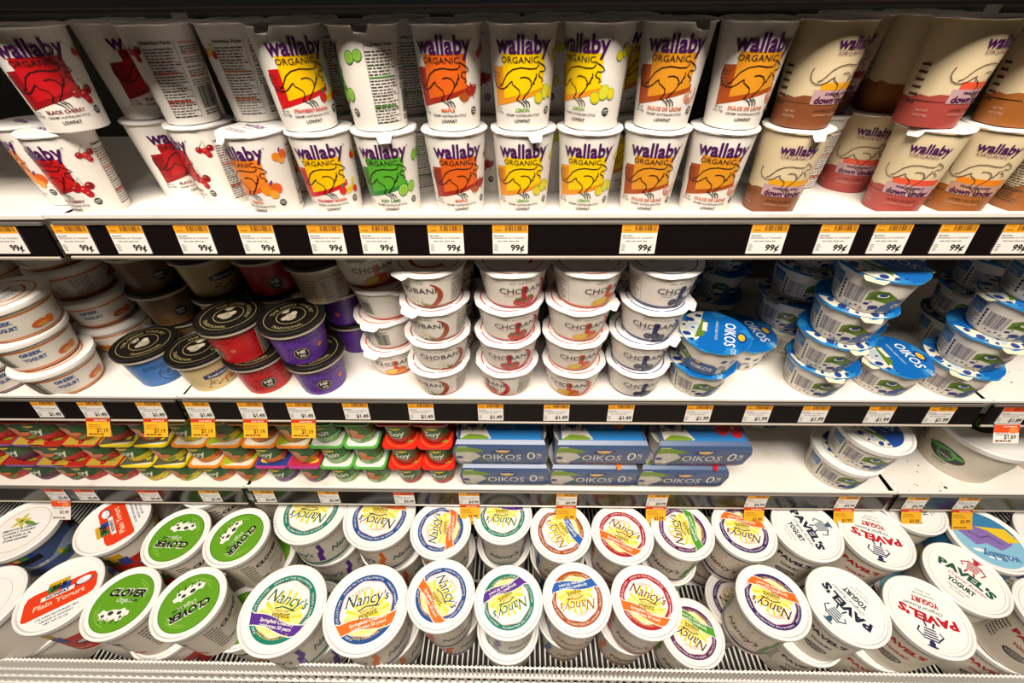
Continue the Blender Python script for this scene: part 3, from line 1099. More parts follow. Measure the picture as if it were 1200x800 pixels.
def clover_lid(R):
    a = Art()
    q = R
    g = '62A020'
    a.ell(0, 0, q * .80, q * .80, g, 1, n=60)
    a.ring(0, 0, q * .775, q * .80, '4E8A22', 2)
    for r, s0 in ((.66, 200), (.60, 190), (.66, 20), (.60, 10)):
        a.ring(0, 0, q * (r - .012), q * r, 'A8D060', 2, s0, s0 + 60)
    a.text('CLOVER', 0, q * .16, w=q * 1.08, h=q * .27, col='141410', lay=6, bold=.05, shear=.22)
    a.text('CLOVER', q * .015, q * .175, w=q * 1.08, h=q * .27, col='F2F4E4', lay=5, bold=.07, shear=.22)
    a.text('Organic', q * .05, q * .0, w=q * .5, h=q * .18, col='F2F4E4', lay=4, shear=.3)
    a.text('FARMS', q * .3, q * .02, w=q * .3, h=q * .1, col='2E5A18', lay=4, bold=.03)
    P = [(-.46, -.34), (-.38, -.22), (-.25, -.26), (-.1, -.2), (.1, -.2), (.2, -.14), (.26, -.2), (.38, -.22), (.40, -.32), (.30, -.36), (.28, -.46), (.2, -.5), (.05, -.44), (-.1, -.52), (-.2, -.44), (-.3, -.52), (-.36, -.42)]
    a.poly([(x * q, y * q) for x, y in P], 'F4F4EA', 5)
    for x, y, r in ((-.12, -.3, .06), (.12, -.28, .05), (-.3, -.38, .04), (.22, -.38, .035)):
        a.ell(x * q, y * q, r * q * 1.3, r * q, '3A3A34', 6, n=12)
    for x in (-.28, -.1, .08, .24):
        a.stroke([(x * q, -q * .42), (x * q - q * .03, -q * .56)], q * .025, '3A3A34', 6)
    return a


def clover_body(H):
    a = Art()
    for k in (-1, 0, 1):
        x = 100 * k
        a.text('CLOVER', x, H * .60, w=52, h=14, col='1E1A16', lay=4, bold=.05, shear=.2)
        a.text('Organic', x + 8, H * .48, w=26, h=9, col='5A7A2A', lay=4, shear=.3)
        a.ell(x, H * .28, 16, 8, 'E8DCC8', 3, 8)
        a.ring(x, H * .28, 9, 10, '7A4A2A', 3, 10, 200)
        fruit(a, 'apricot', x + 22, H * .2, .8)
        leaf(a, x - 28, H * .24, 14, 6, 20, '4E7A28', 3)
        a.lines(x - 46, H * .2, x - 26, H * .8, 9, '4A443E', 2, .4, 3)
    return a


def pavel_lid(R, c1, c2, c3):
    a = Art()
    q = R
    a.ring(0, 0, q * .845, q * .855, 'D8D2CA', 1)
    a.text("PAVEL'S", 0, 0, w=q * 1.25, h=q * .30, col=c1, lay=4, bold=.05, arc=q * 2.2, rot=0, cx=0, cy=-q * 2.22)
    a.text('Original Russian', q * .06, -q * .20, w=q * .86, h=q * .14, col=c2, lay=4, shear=.35)
    a.text('YOGURT', 0, -q * .43, w=q * .62, h=q * .21, col=c1, lay=4, bold=.04)
    a.text('made with whole milk', 0, -q * .56, w=q * .5, h=q * .07, col='6A6660', lay=4)
    a.text('live cultures', 0, -q * .66, w=q * .34, h=q * .07, col='8A8680', lay=4)
    # small figure in a striped shirt with a hat
    y0 = q * .50
    a.ell(q * .02, y0 + q * .22, q * .065, q * .075, c3, 4)
    a.ell(q * .02, y0 + q * .29, q * .12, q * .03, c3, 5)
    for k in range(5):
        a.quad(-q * (.15 - .012 * k), y0 + q * (.11 - .065 * k), q * (.19 - .012 * k), y0 + q * (.145 - .065 * k), c3, 4)
    a.stroke([(-q * .14, y0 + q * .1), (-q * .26, y0 - q * .04), (-q * .18, y0 - q * .12)], q * .035, c3, 4)
    a.stroke([(q * .18, y0 + q * .1), (q * .30, y0), (q * .24, y0 - q * .14)], q * .035, c3, 4)
    a.stroke([(-q * .06, y0 - q * .18), (-q * .1, y0 - q * .33)], q * .04, c3, 4)
    a.stroke([(q * .08, y0 - q * .18), (q * .13, y0 - q * .33)], q * .04, c3, 4)
    return a


def pavel_body(H, c1):
    a = Art()
    for k in (-1, 0, 1):
        x = 105 * k
        a.text("PAVEL'S", x, H * .66, w=56, h=15, col=c1, lay=4, bold=.05)
        a.text('YOGURT', x, H * .5, w=32, h=9, col=c1, lay=4, bold=.04)
        a.ell(x, H * .34, 17, 9, '33343E', 3)
        a.ell(x, H * .34, 14, 6.5, 'B8AFA4', 4)
        a.lines(x - 12, H * .3, x + 12, H * .38, 3, '33343E', 5, .5, 3)
        a.lines(x - 50, H * .3, x - 32, H * .74, 7, '4A443E', 2, .4, 3)
    return a


def plain_lid(R):
    a = Art()
    q = R
    rd = 'E8401A'
    P = [(-.78, -.34), (-.78, .12), (-.72, .26), (-.58, .30), (.62, .30), (.74, .24), (.80, .1), (.80, -.2), (.74, -.32), (.6, -.38), (-.66, -.42), (-.74, -.40)]
    a.poly([(x * q, y * q) for x, y in P], rd, 1)
    a.quad(-q * .3, q * .22, q * .16, q * .44, 'D8A81E', 3)
    a.quad(-q * .3, q * .14, -q * .08, q * .34, '3E7A3A', 4)
    a.quad(-q * .02, q * .06, q * .2, q * .30, '2A4A9A', 4)
    a.text('365', -q * .06, q * .19, w=q * .34, h=q * .2, col='1A1A18', lay=6, bold=.05)
    a.quad(-q * .42, -q * .02, q * .3, q * .1, 'F6F2EA', 5)
    a.text('NONFAT', -q * .06, 0, w=q * .5, h=q * .12, col='1E2A5A', lay=6, bold=.04)
    a.text('Plain Yogurt', 0, -q * .22, w=q * 1.1, h=q * .2, col='F8C8A8', lay=5, bold=.03)
    a.ell(q * .50, q * .12, q * .17, q * .10, 'E8E8EE', 5)
    a.ell(q * .50, q * .10, q * .20, q * .10, '33406E', 4)
    a.ell(q * .54, q * .15, q * .09, q * .05, 'FFFFFF', 6)
    for k in range(3):
        a.text(('CULTURED PASTEURIZED MILK', 'GRADE A NONFAT', 'NET WT 32 OZ')[k], 0, -q * (.54 + .1 * k), w=q * (.9 - .2 * k), h=q * .08, col='2E4478', lay=4)
    return a


def plain_body(H):
    a = Art()
    a.quad(-165, 6, 165, H * .58, 'C8281C', 2)
    for x in (-110, -20, 70):
        a.quad(x - 14, H * .48, x + 4, H * .72, '2E6A34', 3)
        a.quad(x - 4, H * .60, x + 16, H * .80, 'D8A81E', 4)
        a.quad(x + 6, H * .44, x + 20, H * .66, '2A4A9A', 5)
        a.ell(x + 34, H * .34, 12, 8, '2A3058', 4)
        a.ell(x + 34, H * .36, 9, 5, 'D8DCE6', 5)
        a.text('Plain Yogurt', x + 10, H * .14, w=44, h=8, col='F2D8C0', lay=5, bold=.03)
    return a


def misc_lid(R, kind):
    a = Art()
    q = R
    if kind == 'landscape':
        a.ell(0, 0, q * .84, q * .84, '8CC6E4', 1, n=50)
        a.poly([(q * .84 * cos(radians(x)), q * .84 * sin(radians(x))) for x in range(200, 341, 7)], '3E86B4', 2)
        a.poly([(-q * .8, -q * .24), (-q * .5, q * .1), (-q * .2, q * .3), (q * .1, q * .16), (q * .4, q * .28), (q * .8, -q * .2), (q * .3, -q * .36), (-q * .4, -q * .38)], '8A72B8', 3)
        a.poly([(-q * .82, -q * .1), (-q * .5, q * .0), (-q * .1, -q * .28), (q * .2, -q * .34), (-q * .6, -q * .46)], 'F2CE2A', 4)
        for x, y in ((-.3, .5), (.1, .58), (.4, .44)):
            a.ell(x * q, y * q, q * .16, q * .05, 'F4F8FA', 4)
        a.stroke([(-q * .3, q * .1), (-q * .05, -q * .1), (q * .2, q * .02), (q * .45, -q * .12)], q * .03, '4A3E7A', 5)
        a.text('wallaby', -q * .1, q * .42, w=q * .9, h=q * .3, col='4E7AB0', lay=6, bold=.03)
    elif kind == 'text':
        a.lines(-q * .5, -q * .4, q * .5, q * .4, 8, '4E5A54', 2, .4, 6)
        a.ring(0, 0, q * .68, q * .70, 'C8C0B4', 1)
    elif kind == 'blank':
        a.ring(0, 0, q * .66, q * .67, 'D8D2C8', 1)
        a.lines(-q * .3, -q * .1, q * .3, q * .1, 2, '8A8680', 2, .4, 6)
    elif kind == 'vanilla':
        a.ring(0, 0, q * .70, q * .72, 'D8C8A0', 1)
        for k in range(5):
            leaf(a, -q * .1, q * .3, q * .26, q * .12, 72 * k, 'D8C850', 3)
        leaf(a, 0, q * .25, q * .4, q * .14, -30, '6A9A3A', 3)
        for k in range(4):
            a.text(('SMOOTH & CREAMY', 'LOWFAT YOGURT', 'VANILLA', 'STONE GROUND')[k][0:15], 0, -q * .12 * k, w=q * (.9 - .1 * k), h=q * .1, col='3A3E5A', lay=4, bold=.02)
    return a


def vanilla_body(H):
    a = Art()
    a.quad(-165, H * .30, 165, H * .86, '4A5E8E', 2)
    a.poly([(-165, H * .62)] + [(-165 + 15 * i, H * (.62 + .08 * sin(i))) for i in range(23)] + [(165, H * .5), (-165, H * .5)], '9AAAC8', 3)
    for x in (-100, 0, 100):
        a.quad(x - 36, H * .66, x + 6, H * .78, '1E1A20', 4)
        for k, c in enumerate(('C8381C', 'E0A020', '3E8A3A', '2A4A9A')):
            a.quad(x - 36 + 10 * k, H * .78, x - 28 + 10 * k, H * .86, c, 5)
        a.text('YOGURT', x - 16, H * .50, w=44, h=11, col='E8E4DC', lay=5, bold=.03)
        leaf(a, x + 20, H * .44, 22, 9, 30, '4E8A2E', 5)
        leaf(a, x + 24, H * .5, 16, 7, 80, 'D8C830', 6)
        leaf(a, x + 22, H * .46, 18, 7, -20, '2E5A24', 5)
        a.text('VANILLA YOGURT', x, H * .18, w=44, h=6, col='2A2A3A', lay=4, bold=.03)
        a.lines(x - 22, H * .06, x + 22, H * .15, 2, '4A4A54', 2, .4, 3)
    return a


NC = {   # ring, banner, ink
    'teal': ('0E7E6E', '5A2E96', '1E6A56', False),
    'navy_orange': ('1E4E92', 'F0701E', '2A4A6A', True),
    'brown_blue': ('A8521E', '2A62B8', 'A8701E', True),
    'red_orange': ('B01E34', 'F0701E', '7A3A2A', True),
    'plum_green': ('5E2260', '4EA030', '4A3A2A', True),
    'purple_orange': ('3A2068', 'F0701E', '5A2A1E', True),
}
TUBH = .130


def make_tub(kind):
    k, v = kind.split(':')
    if k in ('nancy', 'bignancy'):
        rc, bc, ink, org = NC[v]
        R = .0575 if k == 'nancy' else .0710
        h = TUBH if k == 'nancy' else .120
        body = {'teal': 'E6DDD0', 'plum_green': 'E6DDD0'}.get(v, 'E2D6C6')
        return tub('yogurt_tub', None, nancy_lid(rc, bc, ink, R * 1000, org), R, h, R * .76 if k == 'nancy' else R * .84,
                   nancy_body(rc, ink, h * 1000, bc if v != 'purple_orange' else '4E9A38'), body)
    if k == 'clover':
        return tub('yogurt_tub', None, clover_lid(57), .0570, TUBH, .043, clover_body(TUBH * 1000), 'E8DECE')
    if k == 'plain':
        return tub('yogurt_tub', None, plain_lid(64), .0630, .125, .050, plain_body(125), 'EFE6D8')
    if k == 'pavel':
        c1, c2, c3 = {'navy': ('1A2440', '3E6A86', '2E5A74'), 'red': ('C0182C', '4A4E6A', '2E2E5E'), 'green': ('1E5A44', 'B03A44', 'B83040')}[v]
        return tub('yogurt_tub', None, pavel_lid(61, c1, c2, c3), .0610, TUBH, .047, pavel_body(TUBH * 1000, c1), 'EBE1D0')
    if k == 'misc':
        ba = {'vanilla': vanilla_body(125), 'landscape': None}.get(v)
        if v == 'landscape':
            ba = Art()
            ba.quad(-165, 8, 165, 108, '3E8CC0', 2)
            ba.poly([(-165, 20)] + [(-165 + 15 * i, 50 + 22 * sin(i * .8)) for i in range(23)] + [(165, 8), (-165, 8)], '6A58A0', 3)
            ba.poly([(-165, 8)] + [(-165 + 15 * i, 26 + 12 * sin(i * .8 + 1)) for i in range(23)] + [(165, 8)], 'E8C82A', 4)
            for x in (-100, 0, 100):
                ba.text('wallaby', x, 76, w=54, h=20, col='F2F4F6', lay=5, bold=.03)
        return tub('yogurt_tub', None, misc_lid(64, v), .0640, .125, .052, ba, 'E9E2D6')
    if k == 'oikos':
        a = Art()
        b = Art()
        oikos_side(b)
        a.merge(b, 0, 2, 0, 1.15)
        for x in range(12):
            a.ell(-52 + 9 * x % 50, 10 + 6 * x % 50, 1.2, .9, '2A2A34', 3, n=8)
        return tub('yogurt_tub', None, oikos_lid(43, '1E4A96'), .0600, .068, .0470, a, 'EDE6DA')
    if k == 'green':
        a = Art()
        for x in (-130, 0, 130):
            a.ell(x, 44, 30, 17, '26242A', 3, n=32)
            a.ring(x, 44, 11, 15, '4E9A3A', 4)
            a.ell(x - 18, 50, 16, 4.6, '3E9A34', 5, 18)
            a.ell(x + 16, 50, 12, 4, '4EA83A', 5, -6)
            a.text('CASCADE', x + 2, 50, w=26, h=6, col='8AC86A', lay=6, arc=60, cx=x, cy=-6)
            a.text('FRESH', x, 38, w=18, h=6, col='E8E8E0', lay=6)
            a.text('YOGURT', x - 2, 20, w=26, h=6, col='4A2A22', lay=4, bold=.02)
            a.text('all natural', x - 2, 14, w=22, h=4, col='6A5A50', lay=4)
        a.bars(-92, 30, -62, 74, '3A3630')
        a.lines(-60, 30, -46, 74, 8, '4A443E', 2, .4, 4)
        l = Art()
        l.ell(0, 8, 34, 24, '18161C', 2)
        l.ell(-6, 10, 16, 6, '3E9A34', 3, 14)
        l.text('YOGURT', 0, -30, w=34, h=8, col='3A2A28', lay=3, bold=.03)
        return tub('yogurt_tub', None, l, .0780, .100, .0600, a, 'E2D8C6')


# ------------------------------------------------------------------ four-packs
PK = {   # lid colour, lid print, cup colour, band
    'red': ('DE2A1C', 'DE2A1C', '2E6A34', 'C4322A'),
    'green': ('5EAE4A', 'F0F0EA', '3E7A34', 'B8D8A0'),
    'orange': ('EE8A24', 'B8CC2E', '3A6A34', 'E8862A'),
    'purple': ('B83C8A', '2E3A7A', '3A6A40', '8A5AA0'),
    'yellow': ('F0D400', 'E8E2C0', '3A6A30', 'E8C82A'),
    'crimson': ('D81E1E', 'D8A83A', '2E5A30', 'C8322A'),
    'violet': ('7A5A9A', 'C89AA8', '3A5A38', '6A2A4A'),
}
PP, PHH = .0615, .0620      # cup pitch and pack height


def pc_r(z):
    return .0215 + (.0275 - .0215) * (z / .060) ** .7


def make_pack(kind):
    lc, lp, cc, bd = PK[kind]
    t = empty('yogurt_four_pack')
    for i in range(2):
        for j in range(2):
            s = Solid()
            w = {'green': 'D8D8C0', 'orange': 'D8C8A8'}.get(kind, 'D0B898')
            s.lathe([(.0001, .001, w), (.0180, .001, w), (.0190, 0, bd), (pc_r(.004), .004, bd), (pc_r(.010), .010, bd), (pc_r(.018), .018, cc), (pc_r(.040), .040, cc),
                     (pc_r(.052), .052, w), (pc_r(.060), .060, w)], 32)
            a = Art()
            if i == 0 or kind == 'red':
                a.text({'red': 'Soy', 'green': 'Plain'}.get(kind, 'Soy'), 0, 25, w=26, h=20, col='F0F0DC', lay=5, bold=.03)
                a.ell(0, 46, 9, 3, 'E8C030', 4)
                a.lines(-12, 18, 12, 22, 2, 'D8E0C0', 4, .4, 2)
                leaf(a, -34, 10, 12, 6, 30, lc, 4)
            else:
                a.poly([(-40, 4), (-20, 54), (-8, 54), (-14, 6)], 'C89A78', 4)
                a.ell(2, 24, 12, 6, 'E07A48', 5, -8)
                a.ell(-2, 36, 7, 9, 'D89070', 5)
                leaf(a, 4, 10, 16, 8, 20, '5E9A3A', 4)
            fruit(a, {'crimson': 'cherry', 'red': 'strawberry', 'yellow': 'lemon', 'violet': 'plum', 'purple': 'blueberry', 'orange': 'peach'}.get(kind, 'lime'), 24, 9, .8)
            a.quad(36, 6, 56, 54, 'B88A68', 2)
            a.lines(38, 8, 54, 50, 7, '5A4A3A', 3, .4, 4)
            a.quad(-60, 6, -42, 54, w, 2)
            s.wrap(a, pc_r, .024)
            o = s.build('cup', 'plastic', t)
            o.location = ((i - .5) * PP, PP * j - PP / 2, 0)
    s = Solid()
    for i in range(2):
        for j in range(2):
            x, y, q, c = (i - .5) * PP, PP * j - PP / 2, PP / 2, .009
            O = []
            for sx, sy in ((1, 1), (-1, 1), (-1, -1), (1, -1)):
                outer = (sx > 0) == (i == 1)
                cr = c if True else .002
                for k in range(4):
                    an = {(1, 1): 0, (-1, 1): 90, (-1, -1): 180, (1, -1): 270}[(sx, sy)] + 30 * k
                    O.append((x + sx * (q - cr) + cr * cos(radians(an)), y + sy * (q - cr) + cr * sin(radians(an))))
            n = len(O)
            z0, z1 = .0585, .0620
            s.add([(px, py, z0) for px, py in O] + [(px, py, z1) for px, py in O],
                  [(k, (k + 1) % n, (k + 1) % n + n, k + n) for k in range(n)] + [tuple(range(n - 1, -1, -1))], lc)
            s.add([(px, py, z1) for px, py in O], [tuple(range(n))], lc)
            inn = {'orange': 'E8E2CE'}.get(kind, lp)
            s.add([(x + (px - x) * .86, y + (py - y) * .86, z1 + .00008) for px, py in O], [tuple(range(n))], inn)
            a = Art()
            if kind == 'orange':
                if i == 0:
                    a.ell(2, 0, 19, 13, 'B03A22', 1)
                    fruit(a, 'peach', 2, -4, 1.2)
                else:
                    a.poly([(-29, -27), (29, -10), (29, 27), (-29, 27)], 'A8BE2A', 1)
            elif kind == 'red':
                a.ring(0, 0, 26, 28.5, 'F2622A', 1)
                a.ell(0, 0, 23, 23, 'C82418', 1)
                fruit(a, 'strawberry', 0, -8, .8)
                leaf(a, 8, -16, 14, 6, 10, '8AB83A', 3)
            elif kind in ('crimson', 'violet'):
                a.poly([(-29, -29), (29, -29), (29, -6), (-29, 4)], 'C0A03A' if i else 'A83020', 1)
                fruit(a, 'cherry', -4, -16, 1.2)
                leaf(a, 6, -18, 18, 7, 8, '8A9A2E', 4)
                a.quad(-28, 6, 28, 26, '5A1A24', 1)
            elif kind == 'yellow':
                a.poly([(-29, -29), (29, -20), (20, 0), (-29, 6)], '5A5A4A', 1)
                fruit(a, 'lemon', 6, -12, 1.0)
                leaf(a, -20, -12, 20, 8, 10, 'F0F0E4', 4)
            elif kind == 'purple':
                a.quad(-29, -26, 29, 29, '2A3E86' if i == 0 else 'C03048', 1)
                a.ell(12 if i else -12, -14, 12, 6, 'E8B82A', 2)
            else:
                a.poly([(-24, -22), (24, -22), (24, 24), (-24, 24)], 'E6E6E0', 1)
            s.plane(a, lambda px, py, off, x=x, y=y, z1=z1: (x + px / 1000, y + py / 1000, z1 + off))
    s.build('lid_sheet', 'card', t, smooth=False)
    return t


# ------------------------------------------------------------------ sleeve cartons
CW, CHH, CD = .168, .0720, .175


def make_carton(kind):
    t = empty('yogurt_carton')
    ac = {'plain': '2A6AB0', 'honey': 'E0762A', 'strawberry': 'C8203A'}[kind]
    s = Solid()
    # section of the wrapped sleeve: narrower at the bottom, soft shoulders
    prof = [(.010, 0), (.004, .014), (.0005, .046), (0, .060), (.002, .0680), (.009, .0720), (CD - .009, .0720), (CD - .002, .0680), (CD, .060), (CD - .004, .014), (CD - .010, 0)]
    N = 10

    def edge(v):     # how far the open ends bow outward at height v
        return .0095 * sin(pi * min(1, max(0, (v - .004) / .068))) ** .8
    V, F = [], []
    cols = []
    m = len(prof)
    for k in range(N + 1):
        q = -1 + 2 * k / N
        for (y, z) in prof:
            V.append((q * (CW / 2 - .0095 + edge(z)), y, z))
    for k in range(N):
        for i in range(m):
            j = (i + 1) % m
            F.append(((k * m + i, (k + 1) * m + i, (k + 1) * m + j, k * m + j), '46608C'))
    s.add(V, F)
    a = Art()        # front face, x from -84 to 84, y is height on the front
    a.quad(-78, 1, 78, 53, '4A6290', 1)
    a.poly([(-78, 1), (78, 1), (78, 12), (40, 9), (0, 13), (-40, 8), (-78, 14)], '3C5480', 2)
    for k in range(5):
        a.stroke([(-60 + 28 * k, 8 + k % 2), (-46 + 28 * k, 6), (-34 + 28 * k, 9)], .8, '7A9AC8', 3)
    a.poly([(-78, 1), (-78, 54), (-62, 54), (-50, 46), (-42, 38), (-34, 30), (-44, 22), (-54, 16), (-60, 1)], 'D8D2C6', 3)
    a.poly([(-80, 40), (-80, 53), (-60, 53), (-40, 50), (-26, 44), (-42, 40), (-60, 42)], '7A9A34', 4)
    a.ell(-72, 27, 6, 4, '2E3E8A', 5)
    a.ell(-62, 18, 4, 3, 'F0ECE2', 5)
    a.ell(-56, 34, 3, 2, 'E8E4DA', 5)
    for k in range(5):
        a.quad(-76 + 6 * k, 8 + 3 * (k % 2), -74.6 + 6 * k, 12 + 3 * (k % 2), '3A3A4A', 5)
    a.poly([(-40, 14), (-30, 34), (-22, 36), (-28, 20)], '5A7A34', 4)
    a.text('OIKOS', 2, 21, w=68, h=21, col='F4F2EC', lay=6, bold=.0)
    a.text('ORGANIC GREEK YOGURT', 4, 15.5, w=62, h=4, col='C8D4E4', lay=6)
    a.ell(4, 44, 19, 5.2, '1E3A7A', 5, 4)
    a.ell(4, 43.6, 11, 3.6, 'F0B41E', 6)
    a.text('Stonyfield', 4, 44.6, w=26, h=4, col='F4F2EC', lay=8, bold=.03)
    a.text('0', 53, 22, w=15, h=30, col='F4F2EC', lay=6, bold=.0)
    a.text('%', 67, 32, w=9, h=10, col='F4F2EC', lay=6, bold=.02)
    a.text('FAT', 67, 25, w=9, h=5, col='F4F2EC', lay=6, bold=.02)
    if kind != 'plain':
        a.quad(-30, 7, 40, 12.5, ac, 5)
        a.text('HONEY' if kind == 'honey' else 'STRAWBERRY', 4, 8, w=28, h=4.6, col='F4E8DC', lay=6, bold=.02)
        a.ell(52, 6, 18, 5, 'E0862A' if kind == 'honey' else 'C8242E', 5, 14)
    else:
        a.quad(-24, 7.5, 20, 12.5, '9AB4D4', 5)
        a.text('PLAIN', -2, 8.4, w=18, h=4.2, col='1E3A7A', lay=6, bold=.02)

    def front(x, y, off):
        z = min(y * 1.18 / 1000, .0705)
        yy = 0
        for (y0, z0), (y1, z1) in zip(prof[:5], prof[1:6]):
            if z0 <= z <= z1:
                yy = y0 + (y1 - y0) * (z - z0) / (z1 - z0)
        return (x / 84.0 * (CW / 2 - .0095 + edge(z)) * 1.0, yy - off - .0001, z)
    VV, FF = a.sliced(5.0, True)
    s.add([front(x, y, .0001 * (l + .6)) for x, y, l in VV], FF)
    b = Art()        # top face, y runs into the shelf
    b.quad(-77, 6, 77, 166, '2A7CC4', 1)
    b.poly([(-77, 6), (-77, 166), (-46, 166), (-40, 110), (-24, 70), (-34, 40), (-18, 8)], 'E6E0D4', 2)
    b.ell(-56, 48, 14, 16, '2C3C92', 4)
    b.poly([(-77, 8), (-60, 18), (-36, 16), (-20, 10), (-30, 6), (-77, 6)], '7A9A34', 4)
    b.poly([(-34, 26), (-22, 66), (-30, 110), (-40, 60)], '3A4A34', 4)
    for k in range(7):
        b.quad(-74 + 6 * k, 24 + 5 * (k % 3), -72 + 6 * k, 32 + 5 * (k % 3), '4A5A84', 4)
    b.text('ORGANIC YOGURT', 8, 30, w=40, h=8, col='A8D0EC', lay=4)
    if kind == 'plain':
        b.quad(-10, 74, 16, 92, 'E8E4DA', 3)
        b.text('PLAIN', 3, 78, w=18, h=10, col='4A5A74', lay=4, bold=.02)
    elif kind == 'honey':
        b.quad(-22, 62, 28, 82, 'E0641E', 3)
        b.text('HONEY', 3, 66, w=30, h=12, col='F4E8DC', lay=4, bold=.02)
        b.quad(-22, 42, 28, 56, 'E8E4DA', 3)
        b.ell(44, 62, 16, 34, 'E8901E', 3, -20)
        for k in range(5):
            b.stroke([(30, 40 + 12 * k), (58, 50 + 12 * k)], 2.4, 'B05A14', 4)
        b.stroke([(52, 86), (74, 150)], 5, '8A4A1A', 4)
    else:
        b.quad(-22, 62, 28, 82, 'C01E30', 3)
        b.text('STRAWBERRY', 3, 66, w=40, h=12, col='F4E8DC', lay=4, bold=.02)
        for x, y, r in ((40, 40, 15), (60, 60, 17), (48, 90, 16), (66, 30, 12)):
            b.ell(x, y, r, r * 1.5, 'CE2430', 3)
            b.ell(x - 4, y + 4, r * .3, r * .4, 'F0908A', 4)
        leaf(b, 44, 100, 26, 16, 70, '3E7A2A', 5)
    s.plane(b, lambda x, y, off: (x / 84.0 * (CW / 2 - .009), y / 1000 + .003, .0720 + off))
    s.build('printed_sleeve', 'card', t, smooth=False)
    s = Solid()      # the cups show at the open ends
    for sx in (-1, 1):
        for j in (0, 1):
            pass
    u = Solid()
    for sx in (-1, 1):
        for j in (0, 1):
            cx, cy = sx * .0400, .045 + .086 * j
            c = Solid()
            c.lathe([(.0001, .003, 'EDE6DA'), (.030, .003, 'EDE6DA'), (.0330, .005, 'EDE6DA'), (.0385, .030, 'EDE6DA'), (.0405, .050, 'EDE6DA'), (.0415, .052, 'F4F2EE'), (.0415, .054, 'F4F2EE'), (.0001, .054, 'F4F2EE')], 32)
            o = c.build('cup', 'plastic', t)
            o.location = (cx, cy, 0)
    return t


# ------------------------------------------------------------------ price tags
def tag_art(price, kind, name='ORGANIC LF YOGURT'):
    a = Art()
    top = {'o': 'F2A31C', 'r': 'E8501E', 'y': 'F2A31C'}[kind]
    a.quad(-19.5, -32.5, 19.5, 0, 'EFEBE6', 1)
    a.quad(-19.5, -9.5, 19.5, 0, top, 2)
    a.text('UNIT PRICE', -13, -3.4, w=9, h=2, col=INK, lay=3)
    a.text('16.5c', -13, -7.4, w=7, h=3, col=INK, lay=3, bold=.02)
    a.bars(-6, -7.4, 18, -1.6, '4A2A10', 3, 3)
    a.lines(-18, -13, -4, -11.2, 1, '6A6660', 3, .6, 2)
    a.text(name, -1, -15.8, w=34, h=2.4, col='5A544E', lay=3, bold=.02)
    a.lines(-14, -19, 14, -17, 1, '8A8680', 3, .5, 5)
    a.lines(-18, -29, -13, -21, 4, '5A544E', 3, .4, 5)
    a.text(price, 8, -29, w=19 if '$' in price else 15, h=9.5, col='1A1614', lay=3, bold=.035)
    return a


def strip_pt(x, y, off):
    """tag millimetres hung on the tilted price channel (local origin: channel top edge)"""
    z = y / 1000
    return (x / 1000, z * (.0065 / .0382) * 1.0 - .0016 - off, z)


def make_tag(price, kind, hang=None, hp=None):
    s = Solid()
    V = [strip_pt(x, y, 0) for x, y in ((-19.5, 0), (19.5, 0), (19.5, -32.5), (-19.5, -32.5))] + [strip_pt(x, y, -.0005) for x, y in ((-19.5, 0), (19.5, 0), (19.5, -32.5), (-19.5, -32.5))]
    s.add(V, [(0, 1, 2, 3), (7, 6, 5, 4), (0, 4, 5, 1), (1, 5, 6, 2), (2, 6, 7, 3), (3, 7, 4, 0)], 'EFEBE6')
    s.plane(tag_art(price, kind), strip_pt, lift=.00006)
    return s.build('price_tag', 'paper', smooth=False)


def make_flag(kind, price, low=True):
    """sale slip that hangs below the channel and curls towards the aisle"""
    a = Art()
    L = 36 if low else 27
    bg = {'y': 'F2B21C', 'w': 'F0ECE6'}[kind]
    a.quad(-19, -L, 19, 0, bg, 1)
    a.quad(-19, -5, 19, 0, 'CC2A1A' if kind == 'y' else 'E8501E', 2)
    a.text('SALE PRICE', 4, -4, w=20, h=3, col='F8E8D8', lay=3, bold=.03)
    a.lines(-16, -16, 8, -8, 3, '8A5A14' if kind == 'y' else '5A544E', 2, .4, 4)
    a.text(price, 6, -25 if low else -21, w=18, h=8, col='2A1A10', lay=3, bold=.02)
    a.lines(-16, -L + 2, 14, -L + 6, 1, '7A4A14', 2, .6, 6)
    if kind == 'w':
        a.quad(-19, -12, 19, -5, 'E8501E', 2)
        a.ell(10, -8.5, 7, 5, 'F08A4A', 3)

    def fn(x, y, off):
        q = -y / 1000
        return (x / 1000, -.0010 - .50 * q * (1 + q * 8) - off, -q * (.82 if low else .9))
    s = Solid()
    V, F = a.sliced(4.0, True)
    s.add([fn(x, y, .00006 * (l + .6)) for x, y, l in V], F)
    V = []
    n = 9
    for k in range(n + 1):
        y = -L * k / n
        V += [fn(-19, y, 0), fn(19, y, 0), fn(-19, y, -.0004), fn(19, y, -.0004)]
    F = []
    for k in range(n):
        b = 4 * k
        F += [(b, b + 1, b + 5, b + 4), (b + 2, b + 6, b + 7, b + 3), (b, b + 4, b + 6, b + 2), (b + 1, b + 3, b + 7, b + 5)]
    s.add(V, F + [(0, 2, 3, 1), (4 * n, 4 * n + 1, 4 * n + 3, 4 * n + 2)], bg)
    return s.build('sale_slip', 'paper', smooth=False)


PROTO = {}


def get(kind):
    k, v = kind.split('/', 1)
    if kind not in PROTO:
        PROTO[kind] = {'tall': make_tall, 'chob': make_chob, 'oik': make_oikos, 'gg': make_gg, 'bowl': make_bowl, 'tub': make_tub, 'pack': make_pack, 'carton': make_carton}[k](v)
        return PROTO[kind]
    return dup(PROTO[kind])


def place(kind, x, y, z, rot, lidrot, label, cat, group):
    o = get(kind)
    o.location = (x, y, z)
    o.rotation_euler = (0, 0, radians(rot))
    for c in o.children:
        if c.name.startswith(('foil_lid', 'snap_lid', 'domed_lid')):
            c.rotation_euler = (0, 0, radians(lidrot))
    tag(o, label, cat, group)
    return o

